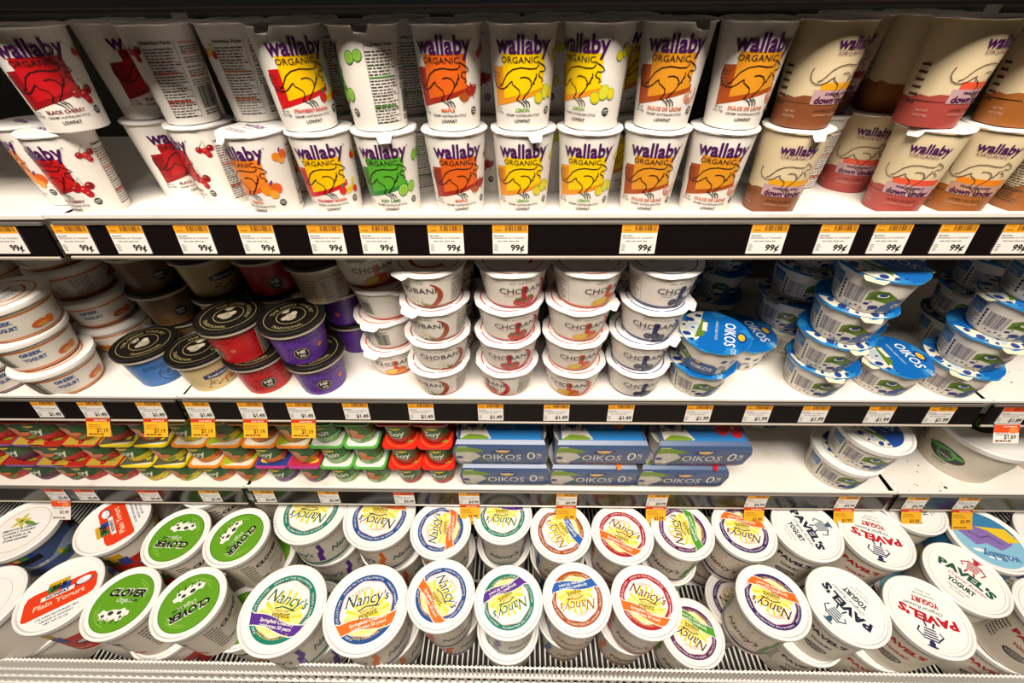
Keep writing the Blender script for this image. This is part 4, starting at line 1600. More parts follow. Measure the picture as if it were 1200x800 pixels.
# ------------------------------------------------------------------ stock: kind, x, y, z, turn, lid turn, label, category, group
STOCK = [
    ('tall/black_cherry', -0.4612, 0.4818, 1.4392, 35.7, 164.3, 'white tall cup with red square and kangaroo, far left end of the upper layer', 'yogurt cup', 'tall cups in the upper layer of the top shelf'),
    ('tall/strawberry_banana', -0.2165, 0.482, 1.4392, 32.2, -40.2, 'upper layer tall cup with yellow square over red, left of the green small-print cup', 'yogurt cup', 'tall cups in the upper layer of the top shelf'),
    ('tall/key_lime', -0.1431, 0.482, 1.4392, -88.5, 98.5, 'tall cup turned to show its green ruled nutrition panel, front of the upper layer', 'yogurt cup', 'tall cups in the upper layer of the top shelf'),
    ('tall/maple', -0.0679, 0.482, 1.4392, -2.0, 172.0, 'tall cup with orange square and red maple leaf, upper layer', 'yogurt cup', 'tall cups in the upper layer of the top shelf'),
    ('tall/lemon', 0.0022, 0.482, 1.4392, -0.3, 190.3, 'upper layer tall cup with yellow square facing straight out, right of the maple leaf cup', 'yogurt cup', 'tall cups in the upper layer of the top shelf'),
    ('tall/lemon', 0.0718, 0.482, 1.4392, -36.5, 186.5, 'upper layer tall yellow lemon cup turned a little left so its lemons show in full', 'yogurt cup', 'tall cups in the upper layer of the top shelf'),
    ('tall/dulce', 0.1425, 0.482, 1.4392, -12.5, 30.5, 'upper layer tall cup with tan and brown squares, left one of its pair', 'yogurt cup', 'tall cups in the upper layer of the top shelf'),
    ('tall/dulce', 0.2141, 0.482, 1.4392, -2.0, 172.0, 'upper layer tall tan and brown square cup, right one of the pair, print turned right', 'yogurt cup', 'tall cups in the upper layer of the top shelf'),
    ('tall/caramel_apple', 0.2827, 0.482, 1.4392, 9.7, 170.3, 'tall see-through cup with cream over brown layer and amber bar, upper layer', 'yogurt cup', 'tall cups in the upper layer of the top shelf'),
    ('tall/pink_grapefruit', 0.4068, 0.4816, 1.4392, 11.8, 178.2, 'tall see-through cup with cream over pink layer and red bar, upper layer', 'yogurt cup', 'tall cups in the upper layer of the top shelf'),
    ('tall/peach_orchard', 0.4893, 0.482, 1.4392, -5.4, 195.4, 'see-through tall cup cut by the right frame edge, amber layer, upper layer', 'yogurt cup', 'tall cups in the upper layer of the top shelf'),
    ('tall/cherry', -0.4907, 0.4818, 1.351, -12.5, 172.5, 'tall cup with red square and bunch of cherries, far left end of the lower layer', 'yogurt cup', 'tall cups standing on the top shelf'),
    ('tall/peach', -0.2792, 0.4782, 1.351, -14.3, -15.7, 'tall cup with orange square and peaches, crumpled foil lid with nothing on top of it', 'yogurt cup', 'tall cups standing on the top shelf'),
    ('tall/strawberry_banana', -0.2106, 0.4821, 1.351, 9.8, 170.2, 'lower layer tall cup with yellow square over red, bananas and strawberries', 'yogurt cup', 'tall cups standing on the top shelf'),
    ('tall/key_lime', -0.142, 0.482, 1.351, 2.7, 11.3, 'tall cup with green square and cut limes, on the shelf', 'yogurt cup', 'tall cups standing on the top shelf'),
    ('tall/maple', -0.0685, 0.482, 1.351, 10.1, 149.9, 'lower layer tall cup with orange square over brick red, maple leaf at its right', 'yogurt cup', 'tall cups standing on the top shelf'),
    ('tall/lemon', 0.0032, 0.482, 1.351, -0.4, 20.4, 'lower layer yellow lemon cup, left one of the two side by side', 'yogurt cup', 'tall cups standing on the top shelf'),
    ('tall/lemon', 0.0718, 0.482, 1.351, -6.4, 176.4, 'lower layer yellow lemon cup, right one of the two side by side', 'yogurt cup', 'tall cups standing on the top shelf'),
    ('tall/dulce', 0.1414, 0.482, 1.351, -10.6, 160.6, 'lower layer tan and brown square cup, left one of its pair', 'yogurt cup', 'tall cups standing on the top shelf'),
    ('tall/dulce', 0.21, 0.482, 1.351, -11.3, 171.3, 'lower layer tan and brown square cup, right one of its pair', 'yogurt cup', 'tall cups standing on the top shelf'),
    ('tall/caramel_apple', 0.2837, 0.482, 1.351, -18.5, 26.5, 'lower layer see-through cup, cream over brown, amber bar, folded pull tab at the front', 'yogurt cup', 'tall cups standing on the top shelf'),
    ('tall/pink_grapefruit', 0.4213, 0.4819, 1.351, -33.3, -26.7, 'lower layer see-through cup, cream over pink with red bar, front row', 'yogurt cup', 'tall cups standing on the top shelf'),
    ('tall/peach_orchard', 0.4899, 0.482, 1.351, -35.3, 50.3, 'lower layer see-through cup, cream over amber with orange bar, beside the pink one', 'yogurt cup', 'tall cups standing on the top shelf'),
    ('tall/black_cherry', -0.4197, 0.5365, 1.4392, 68.1, 101.9, 'upper layer cup in shade with dark red square, first behind the far left red cup', 'yogurt cup', 'tall cups in the upper layer of the top shelf'),
    ('tall/black_cherry', -0.4198, 0.5353, 1.351, 56.1, 93.9, 'shaded tall cup with dark red square, behind the cherry cup on the shelf', 'yogurt cup', 'tall cups standing on the top shelf'),
    ('tall/cherry', -0.356, 0.5111, 1.4392, -100.2, 270.2, 'upper layer tall cup with bar code and red small print, left of two such', 'yogurt cup', 'tall cups in the upper layer of the top shelf'),
    ('tall/cherry', -0.3553, 0.5117, 1.351, -53.2, 203.2, 'lower layer tall cup turned to its red ruled nutrition panel', 'yogurt cup', 'tall cups standing on the top shelf'),
    ('tall/banana', -0.2886, 0.5243, 1.4392, -111.0, 281.0, 'upper layer tall cup with a banana picture and bar code on its back', 'yogurt cup', 'tall cups in the upper layer of the top shelf'),
    ('tall/banana', -0.2953, 0.545, 1.351, 21.0, 129.0, 'lower layer tall cup with yellow banana print, mostly behind the peach cup', 'yogurt cup', 'tall cups standing on the top shelf'),
    ('tall/peach', -0.225, 0.5501, 1.4392, -77.8, 247.8, 'upper layer tall cup with orange ruled small print, close behind the strawberry banana cup', 'yogurt cup', 'tall cups in the upper layer of the top shelf'),
    ('tall/peach', -0.225, 0.55, 1.351, -77.8, 227.8, 'lower layer tall cup deep behind the strawberry banana cup', 'yogurt cup', 'tall cups standing on the top shelf'),
    ('tall/key_lime', -0.128, 0.552, 1.4392, -96.9, 266.9, 'dark tall cup behind the green small-print cup of the upper layer', 'yogurt cup', 'tall cups in the upper layer of the top shelf'),
    ('tall/key_lime', -0.128, 0.552, 1.351, -91.9, 241.9, 'dark tall small-print cup between the lime cup and the maple cup', 'yogurt cup', 'tall cups standing on the top shelf'),
    ('tall/maple', -0.035, 0.556, 1.4392, -56.4, 226.4, 'dim tall cup behind the gap between maple and lemon cups, upper layer', 'yogurt cup', 'tall cups in the upper layer of the top shelf'),
    ('tall/maple', -0.035, 0.556, 1.351, -56.4, 206.4, 'dim tall cup behind the gap between maple and lemon cups, lower layer', 'yogurt cup', 'tall cups standing on the top shelf'),
    ('tall/lemon', 0.038, 0.556, 1.4392, -63.9, 233.9, 'dim tall cup behind the gap between the two lemon cups, upper layer', 'yogurt cup', 'tall cups in the upper layer of the top shelf'),
    ('tall/lemon', 0.038, 0.556, 1.351, -73.9, 223.9, 'dim tall cup behind the gap between the two lemon cups, lower layer', 'yogurt cup', 'tall cups standing on the top shelf'),
    ('tall/lemon', 0.108, 0.556, 1.4392, 49.0, 121.0, 'dim tall cup behind the gap between lemon and tan cups, upper layer', 'yogurt cup', 'tall cups in the upper layer of the top shelf'),
    ('tall/lemon', 0.108, 0.556, 1.351, 49.0, 101.0, 'dim tall cup behind the gap between lemon and tan cups, lower layer', 'yogurt cup', 'tall cups standing on the top shelf'),
    ('tall/dark_berry', 0.3367, 0.5447, 1.4392, -22.0, 192.0, 'dark see-through cup close behind the caramel cup of the upper layer', 'yogurt cup', 'tall cups in the upper layer of the top shelf'),
    ('tall/cherry', 0.3367, 0.5448, 1.351, -102.0, 252.0, 'tall cup with purple and small print behind the amber-bar cup, on the shelf', 'yogurt cup', 'tall cups standing on the top shelf'),
    ('tall/peach_orchard', 0.4051, 0.5504, 1.4392, 123.7, 46.3, 'dark turned-away brown see-through cup, upper layer, between the caramel and the pink cup', 'yogurt cup', 'tall cups in the upper layer of the top shelf'),
    ('tall/pink_grapefruit', 0.4052, 0.5487, 1.351, -28.3, 178.3, 'second-row see-through pink cup with red bar, lower layer', 'yogurt cup', 'tall cups standing on the top shelf'),
    ('tall/peach_orchard', 0.605, 0.552, 1.4392, -27.6, 197.6, 'see-through amber cup behind the pink one, upper layer, at the right edge', 'yogurt cup', 'tall cups in the upper layer of the top shelf'),
    ('tall/peach_orchard', 0.605, 0.552, 1.351, -27.6, 177.6, 'second-row see-through amber cup at the right edge, lower layer', 'yogurt cup', 'tall cups standing on the top shelf'),
    ('tall/peach', -0.5501, 0.5162, 1.351, -48.2, 198.2, 'tall cup with orange ruled small print at the left edge of the lower layer', 'yogurt cup', 'tall cups standing on the top shelf'),
    ('tall/peach_orchard', 0.566, 0.484, 1.351, 150.5, -0.5, 'see-through amber cup at the right frame edge, front of the lower layer', 'yogurt cup', 'tall cups standing on the top shelf'),
    ('chob/vanilla', -0.1157, 0.4865, 1.2281, -24.6, 19.6, 'brown-ringed vanilla cup, leftmost stack, top of its stack of four', 'yogurt cup', 'foil-lidded round cups in the four middle stacks'),
    ('chob/vanilla', -0.1156, 0.4863, 1.1729, -21.6, 21.6, 'brown-ringed vanilla cup, leftmost stack, second from the top of its stack', 'yogurt cup', 'foil-lidded round cups in the four middle stacks'),
    ('chob/vanilla', -0.1179, 0.4865, 1.1177, 9.6, 180.4, 'brown-ringed vanilla cup, leftmost stack, third from the top of its stack', 'yogurt cup', 'foil-lidded round cups in the four middle stacks'),
    ('chob/vanilla', -0.1229, 0.4863, 1.0625, -27.8, 197.8, 'brown-ringed vanilla cup, leftmost stack, standing on the shelf', 'yogurt cup', 'foil-lidded round cups in the four middle stacks'),
    ('chob/strawberry', -0.0089, 0.4865, 1.2281, 19.0, 161.0, 'red-ringed strawberry cup, second stack from left, top of its stack of four', 'yogurt cup', 'foil-lidded round cups in the four middle stacks'),
    ('chob/strawberry', -0.0146, 0.4865, 1.1729, 15.6, 184.4, 'red-ringed strawberry cup, second stack from left, second from the top of its stack', 'yogurt cup', 'foil-lidded round cups in the four middle stacks'),
    ('chob/strawberry', -0.017, 0.4865, 1.1177, 2.0, 168.0, 'red-ringed strawberry cup, second stack from left, third from the top of its stack', 'yogurt cup', 'foil-lidded round cups in the four middle stacks'),
    ('chob/strawberry', -0.0192, 0.4865, 1.0625, -45.7, 235.7, 'red-ringed strawberry cup, second stack from left, standing on the shelf', 'yogurt cup', 'foil-lidded round cups in the four middle stacks'),
    ('chob/peachy', 0.0874, 0.4865, 1.2281, 31.8, 158.2, 'orange-ringed peach cup, third stack from left, top of its stack of four', 'yogurt cup', 'foil-lidded round cups in the four middle stacks'),
    ('chob/peachy', 0.0813, 0.4865, 1.1729, 10.6, 89.4, 'orange-ringed peach cup, third stack from left, second from the top of its stack', 'yogurt cup', 'foil-lidded round cups in the four middle stacks'),
    ('chob/peachy', 0.0796, 0.4865, 1.1177, 8.7, 191.3, 'orange-ringed peach cup, third stack from left, third from the top of its stack', 'yogurt cup', 'foil-lidded round cups in the four middle stacks'),
    ('chob/peachy', 0.0823, 0.4865, 1.0625, -13.8, 198.8, 'orange-ringed peach cup, third stack from left, standing on the shelf', 'yogurt cup', 'foil-lidded round cups in the four middle stacks'),
    ('chob/blueberry', 0.1843, 0.4865, 1.2281, 21.3, 178.7, 'navy-ringed blueberry cup, rightmost stack of the four, top of its stack of four', 'yogurt cup', 'foil-lidded round cups in the four middle stacks'),
    ('chob/blueberry', 0.1826, 0.4865, 1.1729, -6.6, 106.6, 'navy-ringed blueberry cup, rightmost stack of the four, second from the top of its stack', 'yogurt cup', 'foil-lidded round cups in the four middle stacks'),
    ('chob/blueberry', 0.1757, 0.4865, 1.1177, -1.9, 91.9, 'navy-ringed blueberry cup, rightmost stack of the four, third from the top of its stack', 'yogurt cup', 'foil-lidded round cups in the four middle stacks'),
    ('chob/blueberry', 0.1782, 0.4865, 1.0625, 7.7, 182.3, 'navy-ringed blueberry cup, rightmost stack of the four, standing on the shelf', 'yogurt cup', 'foil-lidded round cups in the four middle stacks'),
    ('chob/peachy', -0.2143, 0.535, 1.2281, 29.8, 10.2, 'top of the shaded stack beside the dark cups, yellow fruit on its side', 'yogurt cup', 'foil-lidded round cups in the four middle stacks'),
    ('chob/peachy', -0.199, 0.5335, 1.1729, 192.2, -112.2, 'shaded cup second from top, back panel outwards, left of the vanilla stack', 'yogurt cup', 'foil-lidded round cups in the four middle stacks'),
    ('chob/peachy', -0.2054, 0.5322, 1.1177, -137.7, 157.7, 'shaded cup third from top, back panel outwards, left of the vanilla stack', 'yogurt cup', 'foil-lidded round cups in the four middle stacks'),
    ('chob/peachy', -0.2075, 0.5315, 1.0625, 14.8, -4.8, 'peach cup at the bottom of the shaded stack left of the vanilla stack', 'yogurt cup', 'foil-lidded round cups in the four middle stacks'),
    ('chob/vanilla', -0.115, 0.588, 1.2281, 11.1, -11.1, 'top dim cup of the second-row stack behind the vanilla cups', 'yogurt cup', 'dim round cups in the second row'),
    ('chob/vanilla', -0.1144, 0.588, 1.1729, 27.8, 12.2, 'second dim cup of the second-row stack behind the vanilla cups', 'yogurt cup', 'dim round cups in the second row'),
    ('chob/vanilla', -0.1161, 0.588, 1.1177, 29.4, 50.6, 'third dim cup of the second-row stack behind the vanilla cups', 'yogurt cup', 'dim round cups in the second row'),
    ('chob/vanilla', -0.1134, 0.588, 1.0625, 13.7, 106.3, 'lowest dim cup of the second-row stack behind the vanilla cups', 'yogurt cup', 'dim round cups in the second row'),
    ('chob/strawberry', -0.0086, 0.588, 1.2281, 17.7, -17.7, 'top dim cup of the second-row stack behind the strawberry cups', 'yogurt cup', 'dim round cups in the second row'),
    ('chob/strawberry', -0.015, 0.588, 1.1729, 19.6, 20.4, 'second dim cup of the second-row stack behind the strawberry cups', 'yogurt cup', 'dim round cups in the second row'),
    ('chob/strawberry', -0.0094, 0.588, 1.1177, 3.7, 76.3, 'third dim cup of the second-row stack behind the strawberry cups', 'yogurt cup', 'dim round cups in the second row'),
    ('chob/strawberry', -0.0146, 0.588, 1.0625, -13.8, 133.8, 'lowest dim cup of the second-row stack behind the strawberry cups', 'yogurt cup', 'dim round cups in the second row'),
    ('chob/peachy', 0.0886, 0.588, 1.2281, 9.6, -9.6, 'top dim cup of the second-row stack behind the peach cups', 'yogurt cup', 'dim round cups in the second row'),
    ('chob/peachy', 0.0812, 0.588, 1.1729, -5.0, 45.0, 'second dim cup of the second-row stack behind the peach cups', 'yogurt cup', 'dim round cups in the second row'),
    ('chob/peachy', 0.0888, 0.588, 1.1177, -23.7, 103.7, 'third dim cup of the second-row stack behind the peach cups', 'yogurt cup', 'dim round cups in the second row'),
    ('chob/peachy', 0.0814, 0.588, 1.0625, -27.0, 147.0, 'lowest dim cup of the second-row stack behind the peach cups', 'yogurt cup', 'dim round cups in the second row'),
    ('chob/blueberry', 0.185, 0.5876, 1.2281, -14.7, 14.7, 'top dim cup of the second-row stack behind the blueberry cups', 'yogurt cup', 'dim round cups in the second row'),
    ('chob/blueberry', 0.1826, 0.5871, 1.1729, -32.5, 72.5, 'second dim cup of the second-row stack behind the blueberry cups', 'yogurt cup', 'dim round cups in the second row'),
    ('chob/blueberry', 0.1847, 0.5865, 1.1177, -36.8, 116.8, 'third dim cup of the second-row stack behind the blueberry cups', 'yogurt cup', 'dim round cups in the second row'),
    ('chob/blueberry', 0.1823, 0.5876, 1.0625, -22.9, 142.9, 'lowest dim cup of the second-row stack behind the blueberry cups', 'yogurt cup', 'dim round cups in the second row'),
    ('oik/plain', 0.2754, 0.487, 1.0625, -11.2, -8.8, 'blue-lidded cup on the shelf under the one with the big visible lid', 'yogurt cup', 'blue-lidded round cups at the right of the middle shelf'),
    ('oik/plain', 0.2747, 0.4776, 1.1177, -81.9, 59.9, 'blue-lidded cup whose whole printed lid faces up, just right of the blueberry stack', 'yogurt cup', 'blue-lidded round cups at the right of the middle shelf'),
    ('oik/plain', 0.3619, 0.5458, 1.0625, -94.2, 104.2, 'shaded blue-lidded cup half hidden behind the one with the whole lid showing', 'yogurt cup', 'blue-lidded round cups at the right of the middle shelf'),
    ('oik/plain', 0.4567, 0.4878, 1.0625, -17.1, 77.1, 'bottom cup of the leaning stack of four with white and blue foil rims', 'yogurt cup', 'blue-lidded round cups at the right of the middle shelf'),
    ('oik/plain', 0.4488, 0.4855, 1.1177, -16.7, 91.7, 'second cup up in the leaning stack of four with white and blue foil rims', 'yogurt cup', 'blue-lidded round cups at the right of the middle shelf'),
    ('oik/plain', 0.4472, 0.482, 1.1729, -24.9, 84.9, 'third cup up in the leaning stack of four with white and blue foil rims', 'yogurt cup', 'blue-lidded round cups at the right of the middle shelf'),
    ('oik/plain', 0.449, 0.476, 1.2281, -23.3, 53.3, 'top cup of the leaning stack of four, lid folded and printed OIKOS', 'yogurt cup', 'blue-lidded round cups at the right of the middle shelf'),
    ('oik/plain', 0.5643, 0.4908, 1.0625, -29.4, 29.4, 'single cup with a wide blue lid between the leaning and the right stack', 'yogurt cup', 'blue-lidded round cups at the right of the middle shelf'),
    ('oik/plain', 0.6627, 0.4878, 1.0625, -25.3, 55.3, 'bottom cup of the rightmost blue-rimmed stack near the shelf joint', 'yogurt cup', 'blue-lidded round cups at the right of the middle shelf'),
    ('oik/plain', 0.665, 0.488, 1.1177, -27.7, 87.7, 'second cup of the rightmost blue-rimmed stack near the shelf joint', 'yogurt cup', 'blue-lidded round cups at the right of the middle shelf'),
    ('oik/plain', 0.672, 0.488, 1.1729, -26.0, 6.0, 'third cup of the rightmost blue-rimmed stack near the shelf joint', 'yogurt cup', 'blue-lidded round cups at the right of the middle shelf'),
    ('oik/plain', 0.682, 0.488, 1.2281, -24.4, 34.4, 'top cup of the rightmost blue-rimmed stack near the shelf joint', 'yogurt cup', 'blue-lidded round cups at the right of the middle shelf'),
    ('oik/plain', 0.4521, 0.5862, 1.0625, -3.2, 33.2, 'lowest blue-lidded cup of the shaded stack behind and left of the leaning stack', 'yogurt cup', 'blue-lidded round cups at the right of the middle shelf'),
    ('oik/plain', 0.4358, 0.5831, 1.1177, -28.9, 38.9, 'second blue-lidded cup of the shaded stack behind and left of the leaning stack', 'yogurt cup', 'blue-lidded round cups at the right of the middle shelf'),
    ('oik/plain', 0.4378, 0.58, 1.1729, -7.0, 67.0, 'third blue-lidded cup of the shaded stack behind and left of the leaning stack', 'yogurt cup', 'blue-lidded round cups at the right of the middle shelf'),
    ('oik/plain', 0.4426, 0.58, 1.2281, -17.3, 17.3, 'top blue-lidded cup of the shaded stack behind and left of the leaning stack', 'yogurt cup', 'blue-lidded round cups at the right of the middle shelf'),
    ('oik/plain', 0.2638, 0.6406, 1.0625, 11.5, 18.5, 'lowest blue-lidded cup of the deep dark stack just right of the blueberry cups', 'yogurt cup', 'blue-lidded round cups at the right of the middle shelf'),
    ('oik/plain', 0.2624, 0.645, 1.1177, -14.2, 24.2, 'second blue-lidded cup of the deep dark stack just right of the blueberry cups', 'yogurt cup', 'blue-lidded round cups at the right of the middle shelf'),
    ('oik/plain', 0.2627, 0.6423, 1.1729, 7.7, 52.3, 'third blue-lidded cup of the deep dark stack just right of the blueberry cups', 'yogurt cup', 'blue-lidded round cups at the right of the middle shelf'),
    ('oik/plain', 0.2665, 0.6406, 1.2281, -2.7, 2.7, 'top blue-lidded cup of the deep dark stack just right of the blueberry cups', 'yogurt cup', 'blue-lidded round cups at the right of the middle shelf'),
    ('oik/plain', 0.357, 0.6725, 1.0625, 6.4, 23.6, 'lowest blue-lidded cup of the deep dark stack behind the empty patch of shelf', 'yogurt cup', 'blue-lidded round cups at the right of the middle shelf'),
    ('oik/plain', 0.3567, 0.6734, 1.1177, -19.3, 29.3, 'second blue-lidded cup of the deep dark stack behind the empty patch of shelf', 'yogurt cup', 'blue-lidded round cups at the right of the middle shelf'),
    ('oik/plain', 0.3563, 0.6729, 1.1729, 2.6, 57.4, 'third blue-lidded cup of the deep dark stack behind the empty patch of shelf', 'yogurt cup', 'blue-lidded round cups at the right of the middle shelf'),
    ('oik/plain', 0.3597, 0.6725, 1.2281, -7.8, 7.8, 'top blue-lidded cup of the deep dark stack behind the empty patch of shelf', 'yogurt cup', 'blue-lidded round cups at the right of the middle shelf'),
    ('oik/plain', 0.56, 0.59, 1.0625, -9.5, 39.5, 'lowest blue-lidded cup of the dark stack behind the leaning stack of four', 'yogurt cup', 'blue-lidded round cups at the right of the middle shelf'),
    ('oik/plain', 0.5562, 0.59, 1.1177, -35.3, 45.3, 'second blue-lidded cup of the dark stack behind the leaning stack of four', 'yogurt cup', 'blue-lidded round cups at the right of the middle shelf'),
    ('oik/plain', 0.5578, 0.59, 1.1729, -13.4, 73.4, 'third blue-lidded cup of the dark stack behind the leaning stack of four', 'yogurt cup', 'blue-lidded round cups at the right of the middle shelf'),
    ('oik/plain', 0.5626, 0.59, 1.2281, -23.6, 23.6, 'top blue-lidded cup of the dark stack behind the leaning stack of four', 'yogurt cup', 'blue-lidded round cups at the right of the middle shelf'),
    ('oik/plain', 0.74, 0.6, 1.0625, -17.0, 47.0, 'lowest blue-lidded cup of the dark stack at the far right behind the rightmost stack', 'yogurt cup', 'blue-lidded round cups at the right of the middle shelf'),
    ('oik/plain', 0.7362, 0.6, 1.1177, -42.8, 52.8, 'second blue-lidded cup of the dark stack at the far right behind the rightmost stack', 'yogurt cup', 'blue-lidded round cups at the right of the middle shelf'),
    ('oik/plain', 0.7378, 0.6, 1.1729, -20.9, 80.9, 'third blue-lidded cup of the dark stack at the far right behind the rightmost stack', 'yogurt cup', 'blue-lidded round cups at the right of the middle shelf'),
    ('oik/plain', 0.7426, 0.6, 1.2281, -31.1, 31.1, 'top blue-lidded cup of the dark stack at the far right behind the rightmost stack', 'yogurt cup', 'blue-lidded round cups at the right of the middle shelf'),
    ('gg/blue', -0.5858, 0.5029, 1.0625, 57.2, -17.2, 'blue cup with a black domed lid, standing alone at the left', 'yogurt cup', 'round cups with black domed lids'),
    ('gg/tan', -0.4943, 0.4922, 1.0625, 52.7, -77.7, 'cream patterned cup with a black domed lid and a navy oval', 'yogurt cup', 'round cups with black domed lids'),
    ('gg/red', -0.404, 0.4881, 1.0625, 43.1, -23.1, 'red cup with a black domed lid standing on the shelf', 'yogurt cup', 'round cups with black domed lids'),
    ('gg/red', -0.4146, 0.4871, 1.128, -20.0, -0.0, 'red cup with its side panel showing, stacked on the other red cup', 'yogurt cup', 'round cups with black domed lids'),
    ('gg/purple', -0.3136, 0.4863, 1.0625, 37.0, -7.0, 'purple cup with a black domed lid standing on the shelf in front', 'yogurt cup', 'round cups with black domed lids'),
    ('gg/purple', -0.3239, 0.4846, 1.128, 33.7, -23.7, 'purple cup stacked on the front purple cup, gold emblem lid', 'yogurt cup', 'round cups with black domed lids'),
    ('gg/purple', -0.2834, 0.5854, 1.0625, 59.4, -59.4, 'shaded purple cup on the shelf behind the two front purple cups', 'yogurt cup', 'round cups with black domed lids'),
    ('gg/purple', -0.287, 0.5771, 1.128, -34.1, 34.1, 'shaded purple cup stacked second behind the front purple cups', 'yogurt cup', 'round cups with black domed lids'),
    ('gg/print', -0.2916, 0.5435, 1.1935, -72.0, 72.0, 'shaded cup with orange small print, top of the stack behind the purple cups', 'yogurt cup', 'round cups with black domed lids'),
    ('gg/red', -0.3729, 0.573, 1.0625, 53.1, -53.1, 'shaded red cup on the shelf behind the front red cups', 'yogurt cup', 'round cups with black domed lids'),
    ('gg/print', -0.377, 0.5693, 1.128, -46.9, 46.9, 'shaded cup in the middle of the stack behind the front red cups', 'yogurt cup', 'round cups with black domed lids'),
    ('gg/red', -0.3795, 0.5645, 1.1935, 43.1, -43.1, 'shaded red cup on top of the stack behind the front red cups', 'yogurt cup', 'round cups with black domed lids'),
    ('gg/tan', -0.4632, 0.577, 1.0625, 59.5, -59.5, 'shaded cream patterned cup on the shelf behind the single tan cup', 'yogurt cup', 'round cups with black domed lids'),
    ('gg/tan', -0.4672, 0.5629, 1.128, 59.5, -59.5, 'shaded cream patterned cup stacked second behind the single tan cup', 'yogurt cup', 'round cups with black domed lids'),
    ('gg/tan', -0.4698, 0.5619, 1.1935, 59.5, -59.5, 'shaded cream patterned cup topmost behind the single tan cup', 'yogurt cup', 'round cups with black domed lids'),
    ('gg/brown', -0.5724, 0.5923, 1.0625, 55.0, -55.0, 'lowest brown cup with navy emblem in the stack behind the blue cup', 'yogurt cup', 'round cups with black domed lids'),
    ('gg/brown', -0.575, 0.575, 1.128, 55.0, -55.0, 'second brown cup with navy emblem in the stack behind the blue cup', 'yogurt cup', 'round cups with black domed lids'),
    ('gg/brown', -0.575, 0.575, 1.1935, 55.0, -55.0, 'third brown cup with navy emblem in the stack behind the blue cup', 'yogurt cup', 'round cups with black domed lids'),
    ('bowl/orange', -0.7226, 0.4829, 1.0625, 92.2, -62.2, 'bottom orange-striped bowl of the front left stack', 'yogurt bowl', 'wide shallow bowls with white lids'),
    ('bowl/orange', -0.7285, 0.483, 1.118, 86.4, -26.4, 'second orange-striped bowl of the front left stack', 'yogurt bowl', 'wide shallow bowls with white lids'),
    ('bowl/orange', -0.7165, 0.4828, 1.1735, 73.9, 16.1, 'third orange-striped bowl of the front left stack', 'yogurt bowl', 'wide shallow bowls with white lids'),
    ('bowl/orange', -0.7075, 0.5883, 1.0625, -4.3, 34.3, 'bottom bowl of the shaded stack behind the front left bowls', 'yogurt bowl', 'wide shallow bowls with white lids'),
    ('bowl/orange', -0.7103, 0.5879, 1.118, 70.8, 9.2, 'second bowl of the shaded stack behind the front left bowls', 'yogurt bowl', 'wide shallow bowls with white lids'),
    ('bowl/orange', -0.7144, 0.5892, 1.1735, -24.1, 154.1, 'third bowl of the shaded stack behind the front left bowls', 'yogurt bowl', 'wide shallow bowls with white lids'),
    ('bowl/orange', -0.7176, 0.5806, 1.229, 81.0, 99.0, 'top bowl of the shaded stack behind the front left bowls', 'yogurt bowl', 'wide shallow bowls with white lids'),
    ('bowl/plum', -0.835, 0.4826, 1.0625, 99.9, -69.9, 'lower bowl with a plum-coloured stripe at the left edge', 'yogurt bowl', 'wide shallow bowls with white lids'),
    ('bowl/plum', -0.835, 0.4826, 1.118, 99.9, -69.9, 'upper bowl with a plum-coloured stripe at the left edge', 'yogurt bowl', 'wide shallow bowls with white lids'),
    ('bowl/orange', -0.8334, 0.5891, 1.0625, 0.4, 29.6, 'bottom bowl of the stack at the far left edge, mostly in shade', 'yogurt bowl', 'wide shallow bowls with white lids'),
    ('bowl/orange', -0.838, 0.589, 1.118, 75.5, 4.5, 'second bowl of the stack at the far left edge, mostly in shade', 'yogurt bowl', 'wide shallow bowls with white lids'),
    ('bowl/orange', -0.8416, 0.5756, 1.1735, -19.4, 149.4, 'third bowl of the stack at the far left edge, mostly in shade', 'yogurt bowl', 'wide shallow bowls with white lids'),
    ('bowl/orange', -0.8456, 0.5756, 1.229, 85.8, 94.2, 'top bowl of the stack at the far left edge, mostly in shade', 'yogurt bowl', 'wide shallow bowls with white lids'),
    ('pack/red', -0.1798, 0.511, 0.809, 0, None, 'bright red four-pack, bottom layer of the column next to the blue cartons', 'yogurt pack', 'four-packs with coloured lid sheets on the low shelf'),
    ('pack/red', -0.1785, 0.511, 0.8712, 0, None, 'bright red four-pack, middle layer of the column next to the blue cartons', 'yogurt pack', 'four-packs with coloured lid sheets on the low shelf'),
    ('pack/red', -0.1784, 0.511, 0.9334, 0, None, 'bright red four-pack, top layer of the column next to the blue cartons', 'yogurt pack', 'four-packs with coloured lid sheets on the low shelf'),
    ('pack/green', -0.3072, 0.511, 0.809, 0, None, 'pale green four-pack, bottom layer of second column from the blue cartons', 'yogurt pack', 'four-packs with coloured lid sheets on the low shelf'),
    ('pack/green', -0.3083, 0.511, 0.8712, 0, None, 'pale green four-pack, middle layer of second column from the blue cartons', 'yogurt pack', 'four-packs with coloured lid sheets on the low shelf'),
    ('pack/green', -0.3097, 0.511, 0.9334, 0, None, 'pale green four-pack, top layer of second column from the blue cartons', 'yogurt pack', 'four-packs with coloured lid sheets on the low shelf'),
    ('pack/purple', -0.4281, 0.511, 0.809, 0, None, 'magenta and violet four-pack, bottom layer of third column from the blue cartons', 'yogurt pack', 'four-packs with coloured lid sheets on the low shelf'),
    ('pack/orange', -0.4284, 0.511, 0.8712, 0, None, 'orange edged four-pack, middle layer of third column from the blue cartons', 'yogurt pack', 'four-packs with coloured lid sheets on the low shelf'),
    ('pack/orange', -0.4274, 0.511, 0.9334, 0, None, 'orange edged four-pack, top layer of third column from the blue cartons', 'yogurt pack', 'four-packs with coloured lid sheets on the low shelf'),
